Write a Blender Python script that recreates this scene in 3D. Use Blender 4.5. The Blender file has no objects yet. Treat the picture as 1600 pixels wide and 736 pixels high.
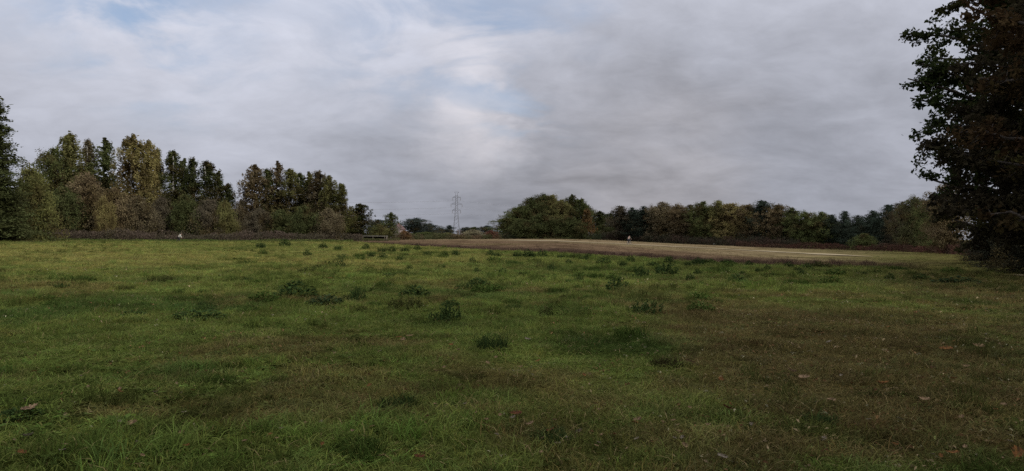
import bpy, bmesh, math, random
import numpy as np
from mathutils import Vector, Matrix

S = bpy.context.scene
COL = S.collection
random.seed(7)
R = math.radians

# ------------------------------------------------------------------ camera
F = 1164.0                      # focal length in pixels of the 1600 px wide frame
CAM_H = 1.65
ROLL = 0.0085                   # the horizon falls slightly to the right
HOR = 368.0
cam_d = bpy.data.cameras.new('camera')
cam = bpy.data.objects.new('camera', cam_d)
COL.objects.link(cam)
cam_d.sensor_width = 36.0
cam_d.lens = 36.0 * F / 1600.0
cam_d.clip_start = 0.1
cam_d.clip_end = 9000
cam.matrix_world = Matrix.Translation((0, 0, CAM_H)) @ Matrix.Rotation(math.pi / 2, 4, 'X') @ Matrix.Rotation(math.atan(ROLL), 4, 'Z')
S.camera = cam

# ------------------------------------------------------------------ sky, sun, exposure
SUN_EL, SUN_AZ = R(30), R(130)          # azimuth from +Y towards +X: behind and to the right
sun_dir = Vector((math.sin(SUN_AZ) * math.cos(SUN_EL), math.cos(SUN_AZ) * math.cos(SUN_EL), math.sin(SUN_EL)))
W = bpy.data.worlds.new('World')
S.world = W
W.use_nodes = True


class NT:
    """small helper to write node trees"""
    def __init__(s, tree):
        s.t = tree
        tree.nodes.clear()

    def n(s, kind, **kw):
        nd = s.t.nodes.new(kind)
        ins = kw.pop('ins', {})
        for k, v in kw.items():
            setattr(nd, k, v)
        for k, v in ins.items():
            s.put(nd.inputs[k], v)
        return nd

    def put(s, sock, v):
        if hasattr(v, 'bl_rna') and isinstance(v, bpy.types.NodeSocket):
            s.t.links.new(v, sock)
        elif isinstance(v, bpy.types.Node):
            s.t.links.new(v.outputs[0], sock)
        else:
            sock.default_value = v

    def math(s, op, a, b=0.0, clamp=False):
        nd = s.n('ShaderNodeMath', operation=op, use_clamp=clamp)
        s.put(nd.inputs[0], a); s.put(nd.inputs[1], b)
        return nd.outputs[0]

    def vmath(s, op, a, b=(0, 0, 0)):
        nd = s.n('ShaderNodeVectorMath', operation=op)
        s.put(nd.inputs[0], a); s.put(nd.inputs[1], b)
        return nd.outputs['Value'] if op in ('DOT_PRODUCT', 'LENGTH') else nd.outputs[0]

    def rng(s, v, a, b, c=0.0, d=1.0, smooth=True):
        nd = s.n('ShaderNodeMapRange', interpolation_type='SMOOTHSTEP' if smooth else 'LINEAR')
        s.put(nd.inputs['Value'], v)
        for k, x in zip(('From Min', 'From Max', 'To Min', 'To Max'), (a, b, c, d)):
            s.put(nd.inputs[k], x)
        return nd.outputs[0]

    def mix(s, f, a, b, blend='MIX'):
        nd = s.n('ShaderNodeMix', data_type='RGBA', blend_type=blend)
        s.put(nd.inputs['Factor'], f)
        s.put(nd.inputs[6], a if not isinstance(a, tuple) else (a + (1,))[:4])
        s.put(nd.inputs[7], b if not isinstance(b, tuple) else (b + (1,))[:4])
        return nd.outputs[2]

    def noise(s, vec, scale, detail=4, rough=0.5, dist=0.0):
        nd = s.n('ShaderNodeTexNoise')
        s.put(nd.inputs['Vector'], vec)
        nd.inputs['Scale'].default_value = scale
        nd.inputs['Detail'].default_value = detail
        nd.inputs['Roughness'].default_value = rough
        nd.inputs['Distortion'].default_value = dist
        return nd.outputs['Fac']


def view_dir(px, py):
    v = Vector((px - 800, F, HOR - py))
    return v.normalized()


g = NT(W.node_tree)
sky = g.n('ShaderNodeTexSky', sky_type='NISHITA', sun_disc=False)
sky.sun_elevation = SUN_EL
sky.sun_rotation = SUN_AZ
nish = g.n('ShaderNodeVectorMath', operation='SCALE')
g.put(nish.inputs[0], sky.outputs[0]); nish.inputs['Scale'].default_value = 0.075
dirv = g.n('ShaderNodeTexCoord').outputs['Generated']
dn = g.vmath('NORMALIZE', dirv)
sep = g.n('ShaderNodeSeparateXYZ'); g.put(sep.inputs[0], dn)
dz = g.math('MAXIMUM', sep.outputs[2], 0.0)
den = g.math('ADD', dz, 0.30)
cmb = g.n('ShaderNodeCombineXYZ')
g.put(cmb.inputs[0], g.math('DIVIDE', sep.outputs[0], den))
g.put(cmb.inputs[1], g.math('DIVIDE', sep.outputs[1], den))
cmb.inputs[2].default_value = 3.7
# wide soft banks of cloud, finer cells within them
n1 = g.noise(g.vmath('MULTIPLY', cmb.outputs[0], (0.8, 1.0, 1.0)), 1.1, 4, 0.5, 0.6)
n2 = g.noise(g.vmath('MULTIPLY', cmb.outputs[0], (0.9, 1.1, 1.0)), 3.2, 8, 0.56, 0.5)
n3 = g.noise(g.vmath('MULTIPLY', cmb.outputs[0], (1.0, 1.15, 1.0)), 9.5, 6, 0.6, 0.4)
# ragged edges for the cloud banks: the direction is bent by a turbulent field
wn = g.n('ShaderNodeTexNoise'); g.put(wn.inputs['Vector'], g.vmath('MULTIPLY', dn, (1.0, 1.0, 2.2)))
wn.inputs['Scale'].default_value = 4.5; wn.inputs['Detail'].default_value = 6; wn.inputs['Roughness'].default_value = 0.6
wv = g.vmath('MULTIPLY', g.vmath('SUBTRACT', wn.outputs['Color'], (0.5, 0.5, 0.5)), (0.30, 0.30, 0.16))
dw = g.vmath('NORMALIZE', g.vmath('ADD', dn, wv))


def spot(px, py, rx):
    """soft ragged region of the sky about a direction; rx is its radius in pixels"""
    d = view_dir(px, py)
    c = math.cos(1.55 * rx / F)
    t = g.rng(g.vmath('DOT_PRODUCT', dw, tuple(d)), c, 1.0, smooth=False)
    return g.math('POWER', t, 2.2)


def addn(*a):
    o = a[0]
    for k in a[1:]:
        o = g.math('ADD', o, k)
    return o


# cloud brightness: overcast sky that gets brighter towards the zenith
lum = addn(g.math('MULTIPLY', g.math('SUBTRACT', n1, 0.5), 0.26), g.math('MULTIPLY', g.math('SUBTRACT', n2, 0.5), 0.62),
           g.math('MULTIPLY', g.math('SUBTRACT', n3, 0.5), 0.28), 1.02)
lum = addn(lum,
           g.math('MULTIPLY', spot(745, 185, 95), 0.52), g.math('MULTIPLY', spot(730, 160, 200), 0.08),
           g.math('MULTIPLY', spot(520, 110, 300), 0.10),
           g.math('MULTIPLY', spot(100, 60, 460), 0.13),
           g.math('MULTIPLY', spot(1010, 305, 200), 0.16),
           g.math('MULTIPLY', spot(980, 245, 270), -0.18), g.math('MULTIPLY', spot(1120, 225, 260), -0.08),
           g.math('MULTIPLY', spot(640, 252, 180), -0.24), g.math('MULTIPLY', spot(830, 240, 170), -0.20),
           g.math('MULTIPLY', spot(1150, 110, 380), -0.06),
           g.math('MULTIPLY', spot(1360, 220, 340), -0.08),
           g.math('MULTIPLY', spot(200, 230, 330), -0.06))
grad = g.rng(sep.outputs[2], 0.0, 1.0, 0.338, 1.0, smooth=False)
lum = g.math('MULTIPLY', lum, grad)
warm = addn(g.math('MULTIPLY', spot(745, 185, 105), 0.75), g.math('MULTIPLY', spot(1010, 318, 170), 0.7))
cc = g.mix(g.math('MINIMUM', warm, 1.0), (0.942, 0.976, 1.122), (1.03, 0.985, 1.03))
cl = g.n('ShaderNodeVectorMath', operation='SCALE'); g.put(cl.inputs[0], cc); g.put(cl.inputs['Scale'], lum)
# thin places where the blue shows through
holes = addn(g.math('MULTIPLY', spot(215, 30, 130), 1.4), g.math('MULTIPLY', spot(770, 50, 160), 0.85), g.math('MULTIPLY', spot(840, 85, 100), 0.6),
             g.math('MULTIPLY', spot(590, 60, 120), 0.5), g.math('MULTIPLY', spot(330, 20, 120), 0.35))
hf = g.math('MULTIPLY', holes, g.rng(n2, 0.42, 0.60, 1.0, 0.0))
hf = g.math('MULTIPLY', hf, 0.62, clamp=True)
blue = g.mix(0.5, nish.outputs[0], (0.40, 0.50, 0.70))
skyc = g.mix(hf, cl.outputs[0], blue)
bg = g.n('ShaderNodeBackground'); g.put(bg.inputs[0], skyc); bg.inputs[1].default_value = 1.0
ow = g.n('ShaderNodeOutputWorld'); g.put(ow.inputs[0], bg)

sun_d = bpy.data.lights.new('sun', 'SUN')
sun_d.energy = 1.5
sun_d.angle = R(16)
sun_d.color = (1.0, 0.95, 0.88)
sun = bpy.data.objects.new('sun', sun_d)
sun.rotation_euler = sun_dir.to_track_quat('Z', 'Y').to_euler()
sun.location = (30, -30, 40)
COL.objects.link(sun)

S.view_settings.view_transform = 'Standard'
S.view_settings.look = 'None'
S.view_settings.exposure = 0.2
S.view_settings.gamma = 1.0
S.render.engine = 'CYCLES'
S.cycles.max_bounces = 5
S.cycles.diffuse_bounces = 3
S.cycles.transparent_max_bounces = 6
S.cycles.use_denoising = False

# ------------------------------------------------------------------ numeric helpers
def sstep(a, b, x):
    t = np.clip((np.asarray(x, float) - a) / (b - a), 0, 1)
    return t * t * (3 - 2 * t)


def vnoise(x, y, scale, seed=0):
    x = np.asarray(x, float) / scale + seed * 17.31
    y = np.asarray(y, float) / scale - seed * 9.77
    xi, yi = np.floor(x).astype(np.int64), np.floor(y).astype(np.int64)
    fx, fy = x - xi, y - yi
    fx, fy = fx * fx * (3 - 2 * fx), fy * fy * (3 - 2 * fy)

    def h(a, b):
        n = (a * 374761393 + b * 668265263 + seed * 1442695) & 0x7fffffff
        n = ((n ^ (n >> 13)) * 1274126177) & 0x7fffffff
        return ((n ^ (n >> 16)) & 0xffff) / 65535.0
    return (h(xi, yi) * (1 - fx) + h(xi + 1, yi) * fx) * (1 - fy) + (h(xi, yi + 1) * (1 - fx) + h(xi + 1, yi + 1) * fx) * fy


_A = np.array([-0.72, -0.45, -0.2, -0.05, 0.06, 0.13, 0.22, 0.32, 0.40, 0.56, 0.75])
_Z = np.array([0.0, 0.05, 0.10, 0.25, 0.55, 0.30, -0.45, -0.95, -1.15, -0.85, -0.3])


def terrain(x, y):
    x = np.asarray(x, float); y = np.asarray(y, float)
    d = np.hypot(x, y)
    a = np.where(y > 0.05, x / np.maximum(y, 0.05), np.sign(x) * 9)
    z = np.interp(a, _A, _Z) * sstep(15, 190, d) * np.where(y > 0, sstep(0.0, 20.0, y), 0)
    nearf = 1 - sstep(20, 60, d)
    z = z + (vnoise(x, y, 5.5, 3) - 0.5) * (0.12 - 0.10 * sstep(35, 80, d)) + ((vnoise(x, y, 1.7, 5) - 0.5) * 0.09 + (vnoise(x, y, 0.55, 6) - 0.5) * 0.09) * nearf
    return z


def hor(px):
    return HOR + ROLL * (px - 800)


def at_depth(px, Y):
    """world x for an image column at depth Y near the horizon"""
    return (px - 800) / F * Y


def ground_at(px, py):
    """point of the terrain seen at a photograph pixel"""
    dx, dy = px - 800, py - HOR
    c, s = math.cos(math.atan(ROLL)), math.sin(math.atan(ROLL))
    u = c * dx + s * dy
    v = -s * dx + c * dy
    prev, Y = None, 3.0
    while Y < 900:
        x = u / F * Y
        z = CAM_H - v / F * Y
        if z <= float(terrain(x, Y)):
            break
        Y *= 1.004
    return Vector((u / F * Y, Y, float(terrain(u / F * Y, Y))))


def z_at(px, py, Y):
    c = math.cos(math.atan(ROLL)); s = math.sin(math.atan(ROLL))
    return CAM_H - (-s * (px - 800) + c * (py - HOR)) / F * Y


# ------------------------------------------------------------------ mesh helpers
def np_mesh(name, verts, faces, mats=(), attr=None, smooth=False):
    """verts (n,3); faces: (m,k) array or list of index tuples; attr {name: per-face values}"""
    me = bpy.data.meshes.new(name)
    verts = np.asarray(verts, np.float32)
    if isinstance(faces, np.ndarray):
        m, k = faces.shape
        me.vertices.add(len(verts)); me.vertices.foreach_set('co', verts.ravel())
        me.loops.add(m * k); me.loops.foreach_set('vertex_index', faces.astype(np.int32).ravel())
        me.polygons.add(m); me.polygons.foreach_set('loop_start', np.arange(0, m * k, k, dtype=np.int32))
    else:
        me.from_pydata([tuple(v) for v in verts.tolist()], [], faces)
    for k_, vals in (attr or {}).items():
        vals = np.asarray(vals, np.float32)
        if vals.ndim == 1:
            a = me.attributes.new(k_, 'FLOAT', 'FACE'); a.data.foreach_set('value', vals)
        else:
            a = me.attributes.new(k_, 'FLOAT_COLOR', 'POINT')
            a.data.foreach_set('color', np.c_[vals, np.ones(len(vals))].astype(np.float32).ravel())
    for mt in mats:
        me.materials.append(mt)
    me.update(calc_edges=True)
    if smooth:
        me.polygons.foreach_set('use_smooth', np.ones(len(me.polygons), bool))
    me.validate()
    return me


def link(name, me, parent=None, loc=None):
    o = bpy.data.objects.new(name, me)
    COL.objects.link(o)
    if parent is not None:
        o.parent = parent
    if loc is not None:
        o.location = loc
    return o


def tag(o, label=None, cat=None, group=None, kind=None):
    for k, v in (('label', label), ('category', cat), ('group', group), ('kind', kind)):
        if v:
            o[k] = v
    return o


class MB:
    """collects boxes, tubes and quads into one mesh"""
    def __init__(s):
        s.v, s.f = [], []

    def box(s, c, size, rz=0.0):
        cx, cy, cz = c; hx, hy, hz = size[0] / 2, size[1] / 2, size[2] / 2
        b = len(s.v); co, si = math.cos(rz), math.sin(rz)
        for dz_ in (-hz, hz):
            for dx_, dy_ in ((-hx, -hy), (hx, -hy), (hx, hy), (-hx, hy)):
                s.v.append((cx + dx_ * co - dy_ * si, cy + dx_ * si + dy_ * co, cz + dz_))
        s.f += [(b, b + 3, b + 2, b + 1), (b + 4, b + 5, b + 6, b + 7)] + [(b + i, b + (i + 1) % 4, b + 4 + (i + 1) % 4, b + 4 + i) for i in range(4)]
        return s

    def tube(s, pts, rad, sides=6, cap=True):
        pts = [Vector(p) for p in pts]
        if not hasattr(rad, '__len__'):
            rad = [rad] * len(pts)
        b = len(s.v)
        for i, p in enumerate(pts):
            t = (pts[min(i + 1, len(pts) - 1)] - pts[max(i - 1, 0)])
            t = t.normalized() if t.length > 1e-9 else Vector((0, 0, 1))
            up = Vector((0, 0, 1)) if abs(t.z) < 0.9 else Vector((1, 0, 0))
            u = t.cross(up).normalized(); w = t.cross(u)
            for k in range(sides):
                a = 2 * math.pi * k / sides
                s.v.append(tuple(p + (u * math.cos(a) + w * math.sin(a)) * rad[i]))
        for i in range(len(pts) - 1):
            for k in range(sides):
                k2 = (k + 1) % sides
                s.f.append((b + i * sides + k, b + i * sides + k2, b + (i + 1) * sides + k2, b + (i + 1) * sides + k))
        if cap:
            s.f.append(tuple(b + k for k in range(sides))[::-1])
            e = b + (len(pts) - 1) * sides
            s.f.append(tuple(e + k for k in range(sides)))
        return s

    def poly(s, pts):
        b = len(s.v); s.v += [tuple(p) for p in pts]; s.f.append(tuple(range(b, b + len(pts)))); return s

    def ball(s, c, r, seg=10, rings=7):
        b = len(s.v)
        rx, ry, rz = r if hasattr(r, '__len__') else (r, r, r)
        for i in range(rings + 1):
            th = math.pi * i / rings
            for k in range(seg):
                a = 2 * math.pi * k / seg
                s.v.append((c[0] + rx * math.sin(th) * math.cos(a), c[1] + ry * math.sin(th) * math.sin(a), c[2] + rz * math.cos(th)))
        for i in range(rings):
            for k in range(seg):
                k2 = (k + 1) % seg
                s.f.append((b + i * seg + k, b + (i + 1) * seg + k, b + (i + 1) * seg + k2, b + i * seg + k2))
        return s

    def mesh(s, name, mat, smooth=False):
        return np_mesh(name, s.v, s.f, [mat], smooth=smooth)

    def build(s, name, mat, parent=None, smooth=False, loc=None):
        return link(name, s.mesh(name, mat, smooth), parent, loc)


# ------------------------------------------------------------------ materials
def material(name):
    m = bpy.data.materials.new(name); m.use_nodes = True
    return m, NT(m.node_tree)


def finish(g, color, rough=0.9, transl=None, bump=None, spec=0.2, metallic=0.0):
    if spec == 0:
        p = g.n('ShaderNodeBsdfDiffuse'); g.put(p.inputs[0], color if not isinstance(color, tuple) else (color + (1,))[:4])
        p.inputs['Roughness'].default_value = 0.3
        if bump is not None:
            b = g.n('ShaderNodeBump'); b.inputs['Strength'].default_value = bump[1]; b.inputs['Distance'].default_value = bump[2]
            g.put(b.inputs['Height'], bump[0]); g.put(p.inputs['Normal'], b.outputs[0])
        out = g.n('ShaderNodeOutputMaterial')
        if transl:
            t = g.n('ShaderNodeBsdfTranslucent'); g.put(t.inputs[0], color)
            mx = g.n('ShaderNodeMixShader'); mx.inputs[0].default_value = transl
            g.put(mx.inputs[1], p.outputs[0]); g.put(mx.inputs[2], t.outputs[0]); g.put(out.inputs[0], mx)
        else:
            g.put(out.inputs[0], p.outputs[0])
        return
    p = g.n('ShaderNodeBsdfPrincipled')
    g.put(p.inputs['Base Color'], color if not isinstance(color, tuple) else (color + (1,))[:4])
    p.inputs['Roughness'].default_value = rough
    p.inputs['Specular IOR Level'].default_value = spec
    p.inputs['Metallic'].default_value = metallic
    if bump is not None:
        b = g.n('ShaderNodeBump'); b.inputs['Strength'].default_value = bump[1]; b.inputs['Distance'].default_value = bump[2]
        g.put(b.inputs['Height'], bump[0]); g.put(p.inputs['Normal'], b.outputs[0])
    out = g.n('ShaderNodeOutputMaterial')
    if transl:
        t = g.n('ShaderNodeBsdfTranslucent'); g.put(t.inputs[0], color)
        mx = g.n('ShaderNodeMixShader'); mx.inputs[0].default_value = transl
        g.put(mx.inputs[1], p.outputs[0]); g.put(mx.inputs[2], t.outputs[0]); g.put(out.inputs[0], mx)
    else:
        g.put(out.inputs[0], p)


def simple(name, c, rough=0.8, var=0.25, scale=3.0, metallic=0.0, spec=0.3):
    m, g = material(name)
    n = g.noise(g.n('ShaderNodeTexCoord').outputs['Object'], scale, 5, 0.6)
    col = g.mix(n, tuple(k * (1 - var) for k in c), tuple(k * (1 + var) for k in c))
    finish(g, col, rough, spec=spec, metallic=metallic)
    return m


def foliage_material(name, autumn, amount):
    """tint from the object, varied per clump and leaf; some boughs have turned to the autumn colour"""
    m, g = material(name)
    oi = g.n('ShaderNodeObjectInfo')
    v = g.n('ShaderNodeAttribute', attribute_name='v').outputs['Fac']
    tc = g.n('ShaderNodeTexCoord').outputs['Object']
    off = g.vmath('SCALE', (13.0, 7.0, 5.0)); g.put(off.node.inputs['Scale'], oi.outputs['Random'])
    nz = g.noise(g.vmath('ADD', tc, off), 0.22, 3, 0.55)
    base = g.mix(g.rng(nz, 0.52 - amount * 0.25, 0.72 - amount * 0.2), oi.outputs['Color'], autumn)
    hsv = g.n('ShaderNodeHueSaturation')
    g.put(hsv.inputs['Hue'], g.rng(v, 0, 1, 0.485, 0.515, smooth=False))
    g.put(hsv.inputs['Value'], g.rng(v, 0, 1, 0.6, 1.4, smooth=False))
    g.put(hsv.inputs['Color'], base)
    finish(g, hsv.outputs[0], 0.75, transl=0.25, spec=0)
    return m


M_LEAF = foliage_material('tree_foliage', (0.105, 0.078, 0.034), 0.30)
M_LEAF_AUT = foliage_material('autumn_foliage', (0.125, 0.092, 0.040), 0.55)
M_LEAF_NEAR = foliage_material('oak_foliage', (0.045, 0.044, 0.016), 0.25)
M_NEEDLE = foliage_material('conifer_needles', (0.06, 0.055, 0.03), 0.1)


def bark(name, c, scale=6):
    m, g = material(name)
    tc = g.n('ShaderNodeTexCoord').outputs['Object']
    n = g.noise(g.vmath('MULTIPLY', tc, (1, 1, 0.25)), scale, 6, 0.65)
    finish(g, g.mix(g.rng(n, 0.3, 0.7), tuple(k * 0.5 for k in c), tuple(k * 1.3 for k in c)), 0.95, bump=(n, 0.6, 0.05))
    return m


M_BARK = bark('brown_bark', (0.055, 0.044, 0.034))
m, g = material('birch_bark')
tc = g.n('ShaderNodeTexCoord').outputs['Object']
nb = g.noise(g.vmath('MULTIPLY', tc, (2, 2, 6)), 1.5, 5, 0.6)
finish(g, g.mix(g.rng(nb, 0.5, 0.62), (0.42, 0.40, 0.36), (0.07, 0.06, 0.05)), 0.8)
M_BIRCH = m

# grass: colour comes with each tuft (measured over the meadow), varied blade by blade
m, g = material('grass_blades')
ti = g.n('ShaderNodeAttribute', attribute_name='tint', attribute_type='INSTANCER').outputs['Color']
v = g.n('ShaderNodeAttribute', attribute_name='v').outputs['Fac']
hs = g.n('ShaderNodeHueSaturation')
g.put(hs.inputs['Color'], g.mix(g.rng(v, 0.86, 0.96), ti, (0.24, 0.18, 0.085)))
g.put(hs.inputs['Value'], g.rng(v, 0, 1, 0.55, 1.45, smooth=False))
finish(g, hs.outputs[0], 0.7, transl=0.3, spec=0)
M_GRASS = m

m, g = material('weed_leaves')
oi = g.n('ShaderNodeObjectInfo')
v = g.n('ShaderNodeAttribute', attribute_name='v').outputs['Fac']
hs = g.n('ShaderNodeHueSaturation')
g.put(hs.inputs['Color'], oi.outputs['Color'])
g.put(hs.inputs['Value'], g.rng(v, 0, 1, 0.55, 1.5, smooth=False))
g.put(hs.inputs['Hue'], g.rng(v, 0, 1, 0.49, 0.51, smooth=False))
finish(g, hs.outputs[0], 0.65, transl=0.2, spec=0)
M_WEED = m

m, g = material('meadow_soil')
ta = g.n('ShaderNodeAttribute', attribute_name='tint').outputs['Color']
tc = g.n('ShaderNodeTexCoord').outputs['Object']
nf = g.noise(tc, 9.0, 6, 0.7); nm = g.noise(tc, 0.9, 5, 0.6)
c1 = g.mix(g.rng(nf, 0.3, 0.75), (0.25, 0.25, 0.25), (1.05, 1.05, 1.0))
c2 = g.mix(g.rng(nm, 0.3, 0.7), (0.75, 0.78, 0.75), (1.15, 1.1, 1.05))
finish(g, g.mix(1.0, g.mix(1.0, ta, c1, 'MULTIPLY'), c2, 'MULTIPLY'), 0.95, bump=(nf, 0.7, 0.05), spec=0)
M_SOIL = m

m, g = material('dry_field_soil')
ta = g.n('ShaderNodeAttribute', attribute_name='tint').outputs['Color']
tc = g.n('ShaderNodeTexCoord').outputs['Object']
nf = g.noise(tc, 1.6, 6, 0.7); nm = g.noise(g.vmath('MULTIPLY', tc, (1, 0.35, 1)), 0.22, 5, 0.6)
c1 = g.mix(g.rng(nf, 0.3, 0.75), (0.55, 0.53, 0.5), (1.2, 1.2, 1.2))
c2 = g.mix(g.rng(nm, 0.3, 0.7), (0.62, 0.60, 0.58), (1.28, 1.28, 1.28))
finish(g, g.mix(1.0, g.mix(1.0, ta, c1, 'MULTIPLY'), c2, 'MULTIPLY'), 0.95, bump=(nf, 0.7, 0.08), spec=0)
M_DRY = m

m, g = material('path_sand')
tc = g.n('ShaderNodeTexCoord').outputs['Object']
nf = g.noise(tc, 2.0, 6, 0.7)
finish(g, g.mix(g.rng(nf, 0.3, 0.7), (0.31, 0.25, 0.15), (0.43, 0.35, 0.22)), 0.95, bump=(nf, 0.5, 0.03), spec=0)
M_PATH = m

# ------------------------------------------------------------------ layout of the meadow
def boundary(a):
    """distance (depth) of the green meadow's far edge at azimuth a = x / y"""
    pxs = np.array([-100, 500, 551, 600, 677, 730, 800, 910, 1060, 1190, 1340, 1430, 1500])
    ys = np.array([400, 300, 150, 122, 96, 84, 74, 64, 54, 49.5, 46.5, 43, 42])
    return np.interp(a * F + 800, pxs, ys)


def meadow_colour(x, y, rnd=None):
    """albedo of the turf: fresh green, sallow and brown patches"""
    x = np.asarray(x, float); y = np.asarray(y, float)
    d = np.hypot(x, y)
    a = x / np.maximum(y, 0.5)
    p1 = vnoise(x, y, 1.3, 11); p2 = vnoise(x, y, 3.6, 12); p3 = vnoise(x, y, 11, 13); p4 = vnoise(x, y * 0.6, 26, 14)
    green = np.array([0.140, 0.170, 0.040]); sallow = np.array([0.240, 0.225, 0.064]); brown = np.array([0.140, 0.114, 0.042]); deep = np.array([0.056, 0.094, 0.024])
    fine = vnoise(x, y, 0.35, 15) - .5; fine2 = vnoise(x, y, 0.8, 16) - .5
    p1 = p1 + fine * .35 + fine2 * .3; p2 = p2 + fine * .22 + fine2 * .25
    far = sstep(14, 45, d)
    sal = np.clip(0.9 * sstep(0.35, 0.75, p3 * 0.5 + p2 * 0.3 + p4 * 0.35) * far + 0.30 * far + 0.5 * sstep(0.5, 0.75, p1 * 0.5 + p2 * 0.5), 0, 1)
    fresh_edge = sstep(-0.12, 0.05, a) * sstep(22, 34, d)
    sal = sal * (1 - 0.75 * fresh_edge)
    rightbrown = sstep(0.12, 0.26, a + (p2 - 0.5) * 0.30 + (vnoise(x, y, 1.1, 17) - .5) * .12) * sstep(6.0, 9.5, d + (p2 - .5) * 5) * (1 - sstep(17, 23, d + (p2 - .5) * 7))
    farright = sstep(0.42, 0.58, a) * sstep(18, 30, d) * 0.75
    br = np.clip((0.88 - 0.62 * sstep(.42, .72, p1)) * rightbrown + farright + 0.75 * sstep(0.60, 0.80, p2 * 0.55 + p1 * 0.35 + 0.14 * (1 - far)) * (1 - 0.6 * far), 0, 1)
    dp = np.clip(sstep(0.52, 0.8, vnoise(x, y, 2.7, 21)) * 0.75 * (1 - 0.5 * far), 0, 1)
    c = green + (deep - green) * dp[..., None]
    c = c + (sallow - c) * sal[..., None]
    c = c + (brown - c) * br[..., None]
    return c * 1.1


# ------------------------------------------------------------------ the ground
def polar_sheet(name, azs, rows, mat, colour, lift=0.0, close=False):
    """rows(az array, k) -> distances; grid over azimuth and distance laid on the terrain"""
    na, nr = rows.shape
    az = np.repeat(azs[:, None], nr, 1)
    x = np.sin(az) * rows; y = np.cos(az) * rows
    z = terrain(x, y) + lift
    v = np.stack([x, y, z], -1).reshape(-1, 3)
    i = np.arange(na - (0 if close else 1))[:, None]; j = np.arange(nr - 1)[None, :]
    i2 = (i + 1) % na
    q = np.stack([i * nr + j, i * nr + j + 1, i2 * nr + j + 1, i2 * nr + j], -1).reshape(-1, 4)
    col = colour(x.ravel(), y.ravel())
    return link(name, np_mesh(name, v, q, [mat], {'tint': col}, smooth=True))


azs = np.radians(np.r_[np.arange(-180, -42, 4.0), np.arange(-42, 42, 0.35), np.arange(42, 180, 4.0)])
rad = np.r_[0.05, np.geomspace(1.0, 60, 150), np.geomspace(60, 400, 90)[1:], np.geomspace(400, 4000, 16)[1:]]
ground = polar_sheet('meadow', azs, np.repeat(rad[None, :], len(azs), 0), M_SOIL, lambda x, y: meadow_colour(x, y) * 0.8, close=True)
tag(ground, 'wide green meadow with sallow and brown patches', kind='structure')

TREE_FRONT = [(480, 175), (560, 200), (700, 262), (790, 285), (930, 268), (1040, 225), (1150, 205), (1250, 188), (1340, 165), (1450, 125), (1530, 80)]


def front_depth(px):
    p = np.array(TREE_FRONT, float)
    return np.interp(px, p[:, 0], p[:, 1])


def dry_colour(x, y):
    a = x / np.maximum(y, 1); px = a * F + 800
    b = boundary(a); f = front_depth(px)
    t = np.clip((y - b) / np.maximum(f - b, 1), 0, 1)
    n = vnoise(x, y, 9, 31) * 0.6 + vnoise(x, y, 3, 32) * 0.4
    edge = np.array([0.088, 0.056, 0.040]); mid = np.array([0.155, 0.106, 0.062]); tan = np.array([0.238, 0.180, 0.100]); olive = np.array([0.150, 0.130, 0.050])
    yp = np.interp(px, [700, 800, 850, 910, 981, 1060, 1125, 1190, 1270, 1365], [235, 210, 190, 160, 130, 105, 90, 77, 66, 57])
    sp = (y - b) / np.maximum(yp - b, 1) + (n - .5) * .30
    c = edge + (mid - edge) * sstep(0.06, 0.30, sp)[..., None]
    c = c + (tan - c) * sstep(0.55, 1.0, sp)[..., None]
    gr = np.clip(sstep(1130, 1400, px + (n - .5) * 160) * sstep(0.10, 0.5, sp) + sstep(0.62, 0.8, vnoise(x, y, 14, 33)) * 0.35, 0, 1) * 0.85
    c = c + (olive - c) * gr[..., None]
    far_r = sstep(1330, 1500, px + (n - .5) * 120)
    c = c + (meadow_colour(x, y) * 0.7 - c) * far_r[..., None]
    return c


pxs = np.linspace(546, 1500, 250)
aa = (pxs - 800) / F
b0 = boundary(aa) + sstep(1420, 1500, pxs) * 12 + (vnoise(pxs, pxs * 0, 26, 8) - .5) * 3 + (vnoise(pxs, pxs * 0, 7, 9) - .5) * 1.5
b1 = front_depth(pxs) + 14
tt = np.linspace(0, 1, 70) ** 1.5
depth = b0[:, None] + (b1 - b0)[:, None] * tt[None, :]
rows = depth * np.sqrt(1 + aa ** 2)[:, None]
dry = polar_sheet('dry_field', np.arctan(aa), rows, M_DRY, dry_colour, lift=0.035)
tag(dry, 'brown and tan dry field beyond the green meadow', kind='structure')

# pale sandy track across the dry field
pts = [ground_at(px, py) for px, py in ((800, 375.6), (850, 376.6), (910, 379), (981, 382.3), (1060, 386), (1125, 389.2), (1190, 392.6), (1270, 397), (1335, 400.6), (1365, 402.2))]
pl = np.array([tuple(p) for p in pts])
s_ = np.r_[0, np.cumsum(np.hypot(*np.diff(pl[:, :2], axis=0).T))]
ss = np.linspace(0, s_[-1], 240)
cx, cy = np.interp(ss, s_, pl[:, 0]), np.interp(ss, s_, pl[:, 1])
for _ in range(12):
    cx[1:-1] = (cx[:-2] + cx[1:-1] * 2 + cx[2:]) / 4; cy[1:-1] = (cy[:-2] + cy[1:-1] * 2 + cy[2:]) / 4
tx, ty = np.gradient(cx), np.gradient(cy); ln = np.hypot(tx, ty); nx, ny = -ty / ln, tx / ln
hw = 0.12 + 0.0135 * np.hypot(cx, cy) + (vnoise(ss, ss * 0, 6, 4) - .5) * 0.5
hw *= np.clip((ss[-1] - ss) / 22 + 0.04, 0, 1)
off = np.array([-1, -0.4, 0.4, 1.0])
X = cx[:, None] + nx[:, None] * hw[:, None] * off; Y_ = cy[:, None] + ny[:, None] * hw[:, None] * off
Zp = terrain(X, Y_) + 0.10
i = np.arange(len(ss) - 1)[:, None]; j = np.arange(3)[None, :]
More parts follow.
